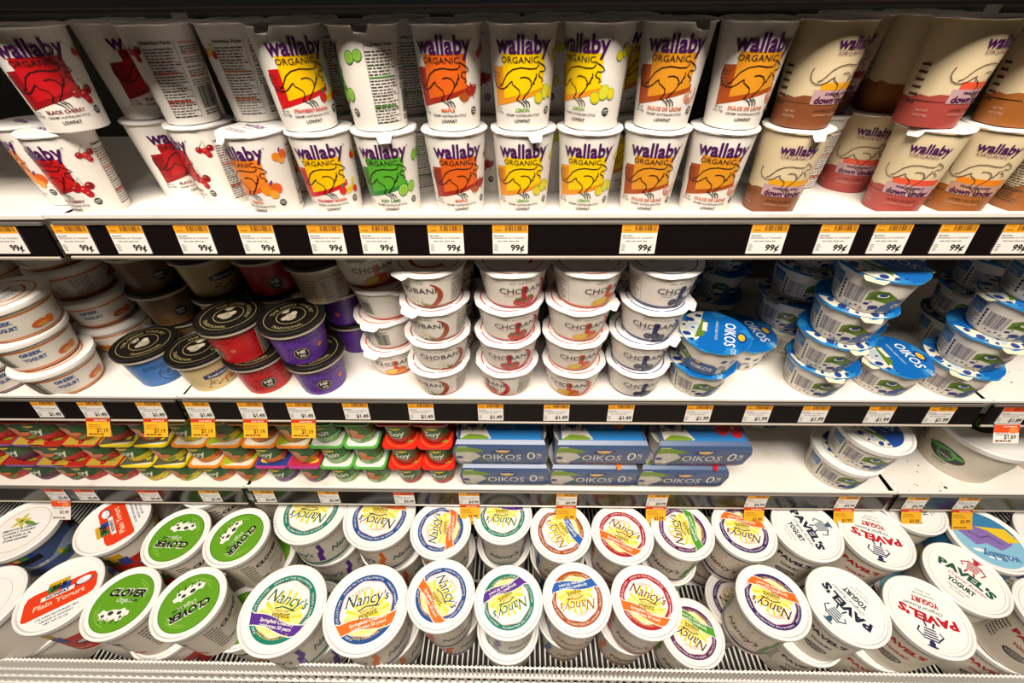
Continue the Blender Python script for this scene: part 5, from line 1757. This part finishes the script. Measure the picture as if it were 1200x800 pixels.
    ('pack/orange', -0.5544, 0.511, 0.809, 0, None, 'orange edged four-pack, bottom layer of fourth column from the blue cartons', 'yogurt pack', 'four-packs with coloured lid sheets on the low shelf'),
    ('pack/orange', -0.553, 0.511, 0.8712, 0, None, 'orange edged four-pack, middle layer of fourth column from the blue cartons', 'yogurt pack', 'four-packs with coloured lid sheets on the low shelf'),
    ('pack/yellow', -0.5525, 0.511, 0.9334, 0, None, 'yellow four-pack, top layer of fourth column from the blue cartons', 'yogurt pack', 'four-packs with coloured lid sheets on the low shelf'),
    ('pack/yellow', -0.6818, 0.511, 0.809, 0, None, 'yellow four-pack, bottom layer of fifth column from the blue cartons', 'yogurt pack', 'four-packs with coloured lid sheets on the low shelf'),
    ('pack/yellow', -0.6827, 0.511, 0.8712, 0, None, 'yellow four-pack, middle layer of fifth column from the blue cartons', 'yogurt pack', 'four-packs with coloured lid sheets on the low shelf'),
    ('pack/crimson', -0.6841, 0.511, 0.9334, 0, None, 'crimson four-pack, top layer of fifth column from the blue cartons', 'yogurt pack', 'four-packs with coloured lid sheets on the low shelf'),
    ('pack/crimson', -0.8078, 0.511, 0.809, 0, None, 'crimson four-pack, bottom layer of sixth column from the blue cartons', 'yogurt pack', 'four-packs with coloured lid sheets on the low shelf'),
    ('pack/crimson', -0.8085, 0.511, 0.8712, 0, None, 'crimson four-pack, middle layer of sixth column from the blue cartons', 'yogurt pack', 'four-packs with coloured lid sheets on the low shelf'),
    ('pack/crimson', -0.8078, 0.511, 0.9334, 0, None, 'crimson four-pack, top layer of sixth column from the blue cartons', 'yogurt pack', 'four-packs with coloured lid sheets on the low shelf'),
    ('pack/violet', -0.9008, 0.511, 0.809, 0, None, 'dull violet four-pack, bottom layer of the column at the left frame edge', 'yogurt pack', 'four-packs with coloured lid sheets on the low shelf'),
    ('pack/violet', -0.8994, 0.511, 0.8712, 0, None, 'dull violet four-pack, middle layer of the column at the left frame edge', 'yogurt pack', 'four-packs with coloured lid sheets on the low shelf'),
    ('pack/crimson', -0.8985, 0.511, 0.9334, 0, None, 'crimson four-pack, top layer of the column at the left frame edge', 'yogurt pack', 'four-packs with coloured lid sheets on the low shelf'),
    ('pack/crimson', -1.028, 0.511, 0.809, 0, None, 'crimson four-pack, bottom layer, beyond the left frame edge column', 'yogurt pack', 'four-packs with coloured lid sheets on the low shelf'),
    ('pack/crimson', -1.028, 0.511, 0.8712, 0, None, 'crimson four-pack, middle layer, beyond the left frame edge column', 'yogurt pack', 'four-packs with coloured lid sheets on the low shelf'),
    ('pack/crimson', -1.028, 0.511, 0.9334, 0, None, 'crimson four-pack, top layer, beyond the left frame edge column', 'yogurt pack', 'four-packs with coloured lid sheets on the low shelf'),
    ('pack/violet', -1.156, 0.511, 0.809, 0, None, 'dull violet four-pack, bottom layer, beyond the left frame edge column', 'yogurt pack', 'four-packs with coloured lid sheets on the low shelf'),
    ('pack/violet', -1.156, 0.511, 0.8712, 0, None, 'dull violet four-pack, middle layer, beyond the left frame edge column', 'yogurt pack', 'four-packs with coloured lid sheets on the low shelf'),
    ('pack/violet', -1.156, 0.511, 0.9334, 0, None, 'dull violet four-pack, top layer, beyond the left frame edge column', 'yogurt pack', 'four-packs with coloured lid sheets on the low shelf'),
    ('carton/plain', -0.0261, 0.4475, 0.809, 0, None, 'lower blue sleeve carton of the plain pair', 'yogurt carton', 'blue sleeve cartons on the low shelf'),
    ('carton/plain', -0.0322, 0.4455, 0.8812, 0, None, 'upper blue sleeve carton of the plain pair', 'yogurt carton', 'blue sleeve cartons on the low shelf'),
    ('carton/honey', 0.137, 0.4475, 0.809, 0, None, 'lower blue sleeve carton of the honey with orange dipper pair', 'yogurt carton', 'blue sleeve cartons on the low shelf'),
    ('carton/honey', 0.1421, 0.4455, 0.8812, 0, None, 'upper blue sleeve carton of the honey with orange dipper pair', 'yogurt carton', 'blue sleeve cartons on the low shelf'),
    ('carton/strawberry', 0.299, 0.4475, 0.809, 0, None, 'lower blue sleeve carton of the strawberry pair', 'yogurt carton', 'blue sleeve cartons on the low shelf'),
    ('carton/strawberry', 0.315, 0.4455, 0.8812, 0, None, 'upper blue sleeve carton of the strawberry pair', 'yogurt carton', 'blue sleeve cartons on the low shelf'),
    ('tub/oikos:a', 0.618, 0.5, 0.809, -19.0, 49.0, 'lower of two white-rimmed tubs with blue lids near the shelf joint', 'yogurt tub', 'snap-lid tubs on the low shelf'),
    ('tub/oikos:a', 0.63, 0.496, 0.8755, -21.8, 66.8, 'upper of two white-rimmed tubs, oval blue lid showing', 'yogurt tub', 'snap-lid tubs on the low shelf'),
    ('tub/oikos:a', 0.53, 0.64, 0.809, -9.6, 54.6, 'shaded tub deep behind the two white-rimmed tubs, lower', 'yogurt tub', 'snap-lid tubs on the low shelf'),
    ('tub/oikos:a', 0.53, 0.64, 0.8755, -9.6, 54.6, 'shaded tub deep behind the two white-rimmed tubs, upper, dark blue lid', 'yogurt tub', 'snap-lid tubs on the low shelf'),
    ('tub/green:a', 0.878, 0.53, 0.809, -68.9, 88.9, 'big pale tub with a black and green oval emblem on the low shelf', 'yogurt tub', 'snap-lid tubs on the low shelf'),
    ('tub/green:a', 1.05, 0.52, 0.809, -73.7, 93.7, 'big pale tub at the right edge behind the hanging white and red slip', 'yogurt tub', 'snap-lid tubs on the low shelf'),
    ('tub/plain:a', -0.7921, 0.2779, 0.625, 111.4, -79.4, 'red and white tub of plain yogurt, large lid at the front left', 'yogurt tub', 'large snap-lid tubs on the wire rack'),
    ('tub/misc:blank', -0.7918, 0.297, 0.5, 130.1, -100.1, 'lower tub under the red and white tub', 'yogurt tub', 'large snap-lid tubs on the wire rack'),
    ('tub/clover:a', -0.667, 0.2627, 0.63, 98.4, -98.4, 'left green-lidded tub in the front row, its print upright', 'yogurt tub', 'large snap-lid tubs on the wire rack'),
    ('tub/plain:a', -0.6659, 0.2747, 0.5, 117.5, -87.5, 'lower tub under the left green-lidded tub in front', 'yogurt tub', 'large snap-lid tubs on the wire rack'),
    ('tub/clover:a', -0.5531, 0.2638, 0.63, 94.5, 120.5, 'right green-lidded tub in the front row, its print turned upside down', 'yogurt tub', 'large snap-lid tubs on the wire rack'),
    ('tub/clover:a', -0.5268, 0.2834, 0.5, 110.4, -80.4, 'lower tub under the right green-lidded tub in front', 'yogurt tub', 'large snap-lid tubs on the wire rack'),
    ('tub/bignancy:teal', -0.4005, 0.2635, 0.62, 76.1, -80.1, 'extra wide tub with teal ring and purple banner at the front', 'yogurt tub', 'large snap-lid tubs on the wire rack'),
    ('tub/bignancy:teal', -0.399, 0.2827, 0.5, 94.0, -64.0, 'lower tub under the extra wide tub with teal ring and purple banner at the front', 'yogurt tub', 'large snap-lid tubs on the wire rack'),
    ('tub/bignancy:navy_orange', -0.2588, 0.2661, 0.62, 62.8, -40.8, 'extra wide tub with navy ring and orange banner at the front', 'yogurt tub', 'large snap-lid tubs on the wire rack'),
    ('tub/bignancy:navy_orange', -0.2574, 0.2827, 0.5, 80.1, -50.1, 'lower tub under the extra wide tub with navy ring and orange banner at the front', 'yogurt tub', 'large snap-lid tubs on the wire rack'),
    ('tub/nancy:navy_orange', -0.1315, 0.2814, 0.63, 36.1, -84.1, 'smaller navy-ringed tub in the front row with orange banner at its lower left', 'yogurt tub', 'large snap-lid tubs on the wire rack'),
    ('tub/nancy:navy_orange', -0.1307, 0.3028, 0.5, 55.2, -25.2, 'lower tub under the smaller navy-ringed tub in front with orange banner at its lower left', 'yogurt tub', 'large snap-lid tubs on the wire rack'),
    ('tub/nancy:teal', -0.017, 0.2727, 0.63, 34.4, 177.6, 'smaller teal-ringed tub in the front row, purple banner at its top', 'yogurt tub', 'large snap-lid tubs on the wire rack'),
    ('tub/nancy:teal', -0.0199, 0.2724, 0.5, 54.2, -24.2, 'lower tub under the smaller teal-ringed tub in front', 'yogurt tub', 'large snap-lid tubs on the wire rack'),
    ('tub/nancy:brown_blue', 0.0977, 0.2787, 0.63, -8.1, 204.1, 'brown-ringed tub in the front row with blue banner at its top', 'yogurt tub', 'large snap-lid tubs on the wire rack'),
    ('tub/nancy:brown_blue', 0.0924, 0.2961, 0.5, 12.6, 17.4, 'lower tub under the brown-ringed tub in front with blue banner at its top', 'yogurt tub', 'large snap-lid tubs on the wire rack'),
    ('tub/nancy:red_orange', 0.2125, 0.2759, 0.63, -27.0, 13.0, 'red-ringed tub in the front row, lid print upright', 'yogurt tub', 'large snap-lid tubs on the wire rack'),
    ('tub/nancy:red_orange', 0.2071, 0.2901, 0.5, -4.5, 34.5, 'lower tub under the red-ringed tub in front', 'yogurt tub', 'large snap-lid tubs on the wire rack'),
    ('tub/nancy:purple_orange', 0.4229, 0.2786, 0.63, -56.6, 218.6, 'purple-ringed tub in the front row with orange banner at its top', 'yogurt tub', 'large snap-lid tubs on the wire rack'),
    ('tub/nancy:purple_orange', 0.4221, 0.3224, 0.5, -33.1, 63.1, 'lower tub under the purple-ringed tub in front with orange banner at its top', 'yogurt tub', 'large snap-lid tubs on the wire rack'),
    ('tub/pavel:navy', 0.5424, 0.2737, 0.63, -43.5, 161.5, 'white tub in the front row with navy lettering running up the lid', 'yogurt tub', 'large snap-lid tubs on the wire rack'),
    ('tub/pavel:navy', 0.5326, 0.2801, 0.5, -21.2, 51.2, 'lower tub under the white tub in front with navy lettering running up the lid', 'yogurt tub', 'large snap-lid tubs on the wire rack'),
    ('tub/pavel:red', 0.6634, 0.2602, 0.63, -48.4, 203.4, 'white tub in the front row with red lettering upside down on the lid', 'yogurt tub', 'large snap-lid tubs on the wire rack'),
    ('tub/pavel:red', 0.6542, 0.2727, 0.5, -26.5, 56.5, 'lower tub under the white tub in front with red lettering upside down on the lid', 'yogurt tub', 'large snap-lid tubs on the wire rack'),
    ('tub/pavel:green', 0.7704, 0.3185, 0.63, -49.0, -6.0, 'white tub in the front row with green lettering and red figure', 'yogurt tub', 'large snap-lid tubs on the wire rack'),
    ('tub/misc:landscape', 0.7687, 0.3323, 0.5, -28.5, 58.5, 'lower tub under the white tub in front with green lettering and red figure', 'yogurt tub', 'large snap-lid tubs on the wire rack'),
    ('tub/nancy:plum_green', 0.3201, 0.2697, 0.5, -28.8, 184.8, 'plum-ringed tub with green banner, single layer, between the red and purple ones', 'yogurt tub', 'large snap-lid tubs on the wire rack'),
    ('tub/plain:a', -0.7928, 0.4036, 0.625, 133.1, 1.9, 'red and white tub of plain yogurt in the second row, lid turned sideways', 'yogurt tub', 'large snap-lid tubs on the wire rack'),
    ('tub/plain:a', -0.7909, 0.4238, 0.5, 152.6, -92.6, 'lower tub under the red and white tub second row', 'yogurt tub', 'large snap-lid tubs on the wire rack'),
    ('tub/clover:a', -0.6432, 0.374, 0.63, 70.0, 108.0, 'green-lidded tub in the second row with its print upside down', 'yogurt tub', 'large snap-lid tubs on the wire rack'),
    ('tub/clover:a', -0.6456, 0.3928, 0.5, 89.5, -29.5, 'lower tub under the green-lidded tub second row with print upside down', 'yogurt tub', 'large snap-lid tubs on the wire rack'),
    ('tub/clover:a', -0.5293, 0.3754, 0.63, 74.9, 170.1, 'green-lidded tub in the second row with its print running down the lid', 'yogurt tub', 'large snap-lid tubs on the wire rack'),
    ('tub/clover:a', -0.5318, 0.3972, 0.5, 94.3, -34.3, 'lower tub under the green-lidded tub second row with print running down the lid', 'yogurt tub', 'large snap-lid tubs on the wire rack'),
    ('tub/bignancy:teal', -0.4195, 0.4413, 0.62, 65.4, 116.6, 'extra wide teal-ringed tub in the second row, partly under the price channel', 'yogurt tub', 'large snap-lid tubs on the wire rack'),
    ('tub/bignancy:teal', -0.4165, 0.4522, 0.5, 84.9, -24.9, 'lower tub under the extra wide teal-ringed tub second row', 'yogurt tub', 'large snap-lid tubs on the wire rack'),
    ('tub/bignancy:navy_orange', -0.2781, 0.432, 0.62, 52.8, 127.2, 'extra wide navy-ringed tub in the second row, partly under the price channel', 'yogurt tub', 'large snap-lid tubs on the wire rack'),
    ('tub/bignancy:navy_orange', -0.2754, 0.44, 0.5, 72.3, -12.3, 'lower tub under the extra wide navy-ringed tub second row', 'yogurt tub', 'large snap-lid tubs on the wire rack'),
    ('tub/nancy:navy_orange', -0.1484, 0.3949, 0.63, 31.0, 67.0, 'navy-ringed tub in the second row with its orange banner on the right', 'yogurt tub', 'large snap-lid tubs on the wire rack'),
    ('tub/nancy:navy_orange', -0.1494, 0.4161, 0.5, 50.6, 9.4, 'lower tub under the navy-ringed tub second row with orange banner on the right', 'yogurt tub', 'large snap-lid tubs on the wire rack'),
    ('tub/nancy:teal', -0.0317, 0.4232, 0.63, 4.1, 179.9, 'teal-ringed tub in the second row, lid upside down', 'yogurt tub', 'large snap-lid tubs on the wire rack'),
    ('tub/nancy:teal', -0.0321, 0.4311, 0.5, 24.0, 36.0, 'lower tub under the teal-ringed tub second row', 'yogurt tub', 'large snap-lid tubs on the wire rack'),
    ('tub/nancy:brown_blue', 0.0789, 0.3925, 0.63, -2.1, 130.1, 'brown-ringed tub in the second row with the blue banner at its right', 'yogurt tub', 'large snap-lid tubs on the wire rack'),
    ('tub/nancy:brown_blue', 0.0809, 0.4103, 0.5, 18.2, 41.8, 'lower tub under the brown-ringed tub second row with the blue banner at its right', 'yogurt tub', 'large snap-lid tubs on the wire rack'),
    ('tub/nancy:red_orange', 0.1937, 0.3896, 0.63, -27.2, 5.2, 'red-ringed tub in the second row, lid print upright', 'yogurt tub', 'large snap-lid tubs on the wire rack'),
    ('tub/nancy:red_orange', 0.1955, 0.4043, 0.5, -6.8, 66.8, 'lower tub under the red-ringed tub second row', 'yogurt tub', 'large snap-lid tubs on the wire rack'),
    ('tub/nancy:plum_green', 0.3082, 0.3985, 0.63, -38.1, 138.1, 'plum-ringed tub in the second row with the green banner on the right', 'yogurt tub', 'large snap-lid tubs on the wire rack'),
    ('tub/nancy:plum_green', 0.3104, 0.4057, 0.5, -17.5, 77.5, 'lower tub under the plum-ringed tub second row with the green banner on the right', 'yogurt tub', 'large snap-lid tubs on the wire rack'),
    ('tub/nancy:purple_orange', 0.423, 0.3993, 0.63, -46.7, 218.7, 'purple-ringed tub in the second row', 'yogurt tub', 'large snap-lid tubs on the wire rack'),
    ('tub/nancy:purple_orange', 0.4231, 0.4372, 0.5, -26.1, 86.1, 'lower tub under the purple-ringed tub second row', 'yogurt tub', 'large snap-lid tubs on the wire rack'),
    ('tub/pavel:navy', 0.5413, 0.4022, 0.63, -33.5, -44.5, 'white tub in the second row with dark lettering running down the lid', 'yogurt tub', 'large snap-lid tubs on the wire rack'),
    ('tub/pavel:navy', 0.5402, 0.4093, 0.5, -12.9, 72.9, 'lower tub under the white tub second row with dark lettering running down the lid', 'yogurt tub', 'large snap-lid tubs on the wire rack'),
    ('tub/pavel:red', 0.6625, 0.3908, 0.63, -39.0, 199.0, 'white tub in the second row with red lettering and navy striped figure', 'yogurt tub', 'large snap-lid tubs on the wire rack'),
    ('tub/pavel:red', 0.6616, 0.4, 0.5, -18.5, 78.5, 'lower tub under the white tub second row with red lettering and navy striped figure', 'yogurt tub', 'large snap-lid tubs on the wire rack'),
    ('tub/pavel:green', 0.7667, 0.4538, 0.63, -41.8, 119.8, 'white tub in the second row with green lettering running up the lid', 'yogurt tub', 'large snap-lid tubs on the wire rack'),
    ('tub/pavel:green', 0.7657, 0.4632, 0.5, -21.3, 81.3, 'lower tub under the white tub second row with green lettering running up the lid', 'yogurt tub', 'large snap-lid tubs on the wire rack'),
    ('tub/misc:landscape', 0.8754, 0.3925, 0.625, -66.1, 231.1, 'tub in the second row with a painted blue and purple landscape lid', 'yogurt tub', 'large snap-lid tubs on the wire rack'),
    ('tub/misc:landscape', 0.8765, 0.4058, 0.5, -45.6, 105.6, 'lower tub under the tub second row with a painted blue and purple landscape lid', 'yogurt tub', 'large snap-lid tubs on the wire rack'),
    ('tub/misc:vanilla', -0.965, 0.39, 0.625, 48.0, -28.0, 'blue-banded tub with vanilla flowers at the left edge, second row', 'yogurt tub', 'large snap-lid tubs on the wire rack'),
    ('tub/misc:vanilla', -0.965, 0.402, 0.5, 67.4, -67.4, 'lower tub under the blue-banded tub with vanilla flowers at the left edge', 'yogurt tub', 'large snap-lid tubs on the wire rack'),
    ('tub/misc:blank', -0.9173, 0.2585, 0.625, 53.7, -33.7, 'pale plain-lidded tub at the front left corner', 'yogurt tub', 'large snap-lid tubs on the wire rack'),
    ('tub/misc:blank', -0.9178, 0.2757, 0.5, 73.0, -73.0, 'lower tub under the pale plain-lidded tub at the front left corner', 'yogurt tub', 'large snap-lid tubs on the wire rack'),
    ('tub/misc:text', -0.8405, 0.5211, 0.625, 38.2, -18.2, 'pale tub lettered in grey between the left edge and the red and white tubs', 'yogurt tub', 'large snap-lid tubs on the wire rack'),
    ('tub/misc:text', -0.8432, 0.5393, 0.5, 57.7, -57.7, 'lower tub under the pale tub lettered in grey between the left edge and the red', 'yogurt tub', 'large snap-lid tubs on the wire rack'),
    ('tub/clover:a', -0.6419, 0.4878, 0.63, 62.3, 115.7, 'left green-lidded tub in the third row under the price channel', 'yogurt tub', 'large snap-lid tubs on the wire rack'),
    ('tub/clover:a', -0.6386, 0.5064, 0.5, 81.7, -81.7, 'lower tub under the left green-lidded tub in the third row under the price channel', 'yogurt tub', 'large snap-lid tubs on the wire rack'),
    ('tub/clover:a', -0.5295, 0.5062, 0.63, 56.2, 121.8, 'right green-lidded tub in the third row under the price channel', 'yogurt tub', 'large snap-lid tubs on the wire rack'),
    ('tub/clover:a', -0.5255, 0.5189, 0.5, 75.5, -75.5, 'lower tub under the right green-lidded tub in the third row under the price channel', 'yogurt tub', 'large snap-lid tubs on the wire rack'),
    ('tub/pavel:red', 0.8769, 0.2594, 0.63, -53.3, 208.3, 'white tub with red lettering cut by the right frame edge, front row', 'yogurt tub', 'large snap-lid tubs on the wire rack'),
    ('tub/pavel:red', 0.8783, 0.2727, 0.5, -32.6, 32.6, 'lower tub under the white tub with red lettering cut by the right frame edge', 'yogurt tub', 'large snap-lid tubs on the wire rack'),
    ('tub/misc:vanilla', 1.0031, 0.3917, 0.625, -48.3, 203.3, 'tub with a purple-edged lid at the right frame edge, second row', 'yogurt tub', 'large snap-lid tubs on the wire rack'),
    ('tub/misc:vanilla', 1.0043, 0.4035, 0.5, -27.7, 27.7, 'lower tub under the tub with a purple-edged lid at the right frame edge', 'yogurt tub', 'large snap-lid tubs on the wire rack'),
]
for k, x, y, z, rot, lr, lab, cat, grp in STOCK:
    place(k, x, y, z, rot, lr or 0, lab, cat, grp)

TAGS = [
    ('99¢', 'o', -0.5813, 1.3502, '99 cent price tag with orange bar, first from left on the top channel'),
    ('99¢', 'o', -0.5006, 1.3502, '99 cent price tag with orange bar, second from left on the top channel'),
    ('99¢', 'o', -0.4388, 1.3502, '99 cent price tag with orange bar, third from left on the top channel'),
    ('99¢', 'o', -0.3638, 1.3502, '99 cent price tag with orange bar, fourth from left on the top channel'),
    ('99¢', 'o', -0.292, 1.3502, '99 cent price tag with orange bar, fifth from left on the top channel'),
    ('99¢', 'o', -0.2149, 1.3502, '99 cent price tag with orange bar, sixth from left on the top channel'),
    ('99¢', 'o', -0.1573, 1.3502, '99 cent price tag with orange bar, seventh from left on the top channel'),
    ('99¢', 'o', -0.0819, 1.3502, '99 cent price tag with orange bar, eighth from left on the top channel'),
    ('99¢', 'o', -0.0107, 1.3502, '99 cent price tag with orange bar, ninth from left on the top channel'),
    ('99¢', 'o', 0.1307, 1.3502, '99 cent price tag with orange bar, tenth from left on the top channel'),
    ('99¢', 'o', 0.2705, 1.3502, '99 cent price tag with orange bar, eleventh from left on the top channel'),
    ('99¢', 'o', 0.3445, 1.3502, '99 cent price tag with orange bar, twelfth from left on the top channel'),
    ('99¢', 'o', 0.4025, 1.3502, '99 cent price tag with orange bar, thirteenth from left on the top channel'),
    ('99¢', 'o', 0.4712, 1.3502, '99 cent price tag with orange bar, fourteenth from left on the top channel'),
    ('99¢', 'o', 0.5386, 1.3502, '99 cent price tag with orange bar, fifteenth from left on the top channel'),
    ('$1.49', 'o', -0.7405, 1.0617, 'dollar price tag with orange bar, first from the left on the middle channel'),
    ('$1.49', 'o', -0.6669, 1.0617, 'dollar price tag with orange bar, second from the left on the middle channel'),
    ('$1.49', 'o', -0.5745, 1.0617, 'dollar price tag with orange bar, third from the left on the middle channel'),
    ('$1.49', 'o', -0.4988, 1.0617, 'dollar price tag with orange bar, fourth from the left on the middle channel'),
    ('$1.49', 'o', -0.4153, 1.0617, 'dollar price tag with orange bar, fifth from the left on the middle channel'),
    ('$1.49', 'o', -0.3389, 1.0617, 'dollar price tag with orange bar, sixth from the left on the middle channel'),
    ('$1.49', 'o', -0.2521, 1.0617, 'dollar price tag with orange bar, seventh from the left on the middle channel'),
    ('$1.49', 'o', -0.1512, 1.0617, 'dollar price tag with orange bar, eighth from the left on the middle channel'),
    ('$1.49', 'o', -0.0441, 1.0617, 'dollar price tag with orange bar, ninth from the left on the middle channel'),
    ('$1.49', 'o', 0.057, 1.0617, 'dollar price tag with orange bar, tenth from the left on the middle channel'),
    ('$1.49', 'o', 0.155, 1.0617, 'dollar price tag with orange bar, eleventh from the left on the middle channel'),
    ('$1.99', 'o', 0.2733, 1.0617, 'dollar price tag with orange bar, twelfth from the left on the middle channel'),
    ('$1.99', 'o', 0.3624, 1.0617, 'dollar price tag with orange bar, thirteenth from the left on the middle channel'),
    ('$1.99', 'o', 0.4473, 1.0617, 'dollar price tag with orange bar, fourteenth from the left on the middle channel'),
    ('$1.99', 'o', 0.5458, 1.0617, 'dollar price tag with orange bar, fifteenth from the left on the middle channel'),
    ('$1.99', 'o', 0.6349, 1.0617, 'last dollar price tag with orange bar before the joint of the middle channel'),
    ('$1.89', 'r', 0.7438, 1.0617, 'red-topped price tag right of the joint on the middle channel'),
    ('$2.49', 'r', -0.9, 0.8122, 'price tag on the lowest channel, first from the left'),
    ('$2.49', 'r', -0.8412, 0.8122, 'price tag on the lowest channel, second from the left'),
    ('$2.49', 'r', -0.7163, 0.8122, 'price tag on the lowest channel, third from the left'),
    ('$2.49', 'o', -0.5972, 0.8122, 'price tag on the lowest channel, fourth from the left'),
    ('$2.49', 'o', -0.4902, 0.8122, 'price tag on the lowest channel, fifth from the left'),
    ('$2.49', 'o', -0.3655, 0.8122, 'price tag on the lowest channel, sixth from the left'),
    ('$2.49', 'r', -0.2201, 0.8122, 'price tag on the lowest channel, seventh from the left'),
    ('$4.99', 'o', -0.0952, 0.8122, 'price tag on the lowest channel, eighth from the left'),
    ('$4.99', 'o', 0.0909, 0.8122, 'price tag on the lowest channel, ninth from the left'),
    ('$4.99', 'o', 0.2626, 0.8122, 'price tag on the lowest channel, tenth from the left'),
    ('$4.99', 'o', 0.4491, 0.8122, 'price tag on the lowest channel, eleventh from the left'),
    ('$4.99', 'o', 0.6182, 0.8122, 'price tag on the lowest channel, twelfth from the left'),
    ('$4.79', 'o', 0.745, 0.8122, 'price tag on the lowest channel, thirteenth from the left'),
    ('$4.79', 'o', 0.8396, 0.8122, 'price tag on the lowest channel, fourteenth from the left'),
]
SLIPS = [
    ('ys', '$1.19', -0.6669, 1.0292, 'yellow slip under the dollar second from the left on the middle channel'),
    ('ys', '$1.19', -0.5745, 1.0292, 'yellow slip under the dollar third from the left on the middle channel'),
    ('ys', '$1.19', -0.4988, 1.0292, 'yellow slip under the dollar fourth from the left on the middle channel'),
    ('ys', '$1.19', -0.4153, 1.0292, 'yellow slip under the dollar fifth from the left on the middle channel'),
    ('ys', '$1.19', -0.3389, 1.0292, 'yellow slip under the dollar sixth from the left on the middle channel'),
    ('ws', '$1.89', 0.7438, 1.0292, 'white and red slip under the red-topped right of the joint on the middle channel'),
    ('w', '$2.49', -0.9, 0.7797, 'white and red slip under the price tag on the lowest channel, first from the left'),
    ('y', '$3.99', -0.0952, 0.7797, 'yellow slip under the price tag on the lowest channel, eighth from the left'),
    ('y', '$3.99', 0.0909, 0.7797, 'yellow slip under the price tag on the lowest channel, ninth from the left'),
    ('y', '$3.99', 0.2626, 0.7797, 'yellow slip under the price tag on the lowest channel, tenth from the left'),
    ('y', '$3.99', 0.4491, 0.7797, 'yellow slip under the price tag on the lowest channel, eleventh from the left'),
    ('y', '$3.99', 0.6182, 0.7797, 'yellow slip under the price tag on the lowest channel, twelfth from the left'),
    ('y', '$3.99', 0.745, 0.7797, 'yellow slip under the price tag on the lowest channel, thirteenth from the left'),
    ('y', '$3.99', 0.8396, 0.7797, 'yellow slip under the price tag on the lowest channel, fourteenth from the left'),
]
for price, kind, x, z, lab in TAGS:
    key = (price, kind)
    if key in PROTO:
        o = PROTO[key].copy()
        COL.objects.link(o)
    else:
        o = PROTO[key] = make_tag(price, kind)
    o.location = (x, 0.4400 + 0.0006, z)
    tag(o, lab, 'price tag', 'price tags on the shelf channels')
for kind, price, x, z, lab in SLIPS:
    key = (price, kind, 'slip')
    if key in PROTO:
        o = PROTO[key].copy()
        COL.objects.link(o)
    else:
        o = PROTO[key] = make_flag(kind[0], price, low=len(kind) == 1)
    o.location = (x, 0.4330, z)
    tag(o, lab, 'sale slip', 'sale slips under the price tags')
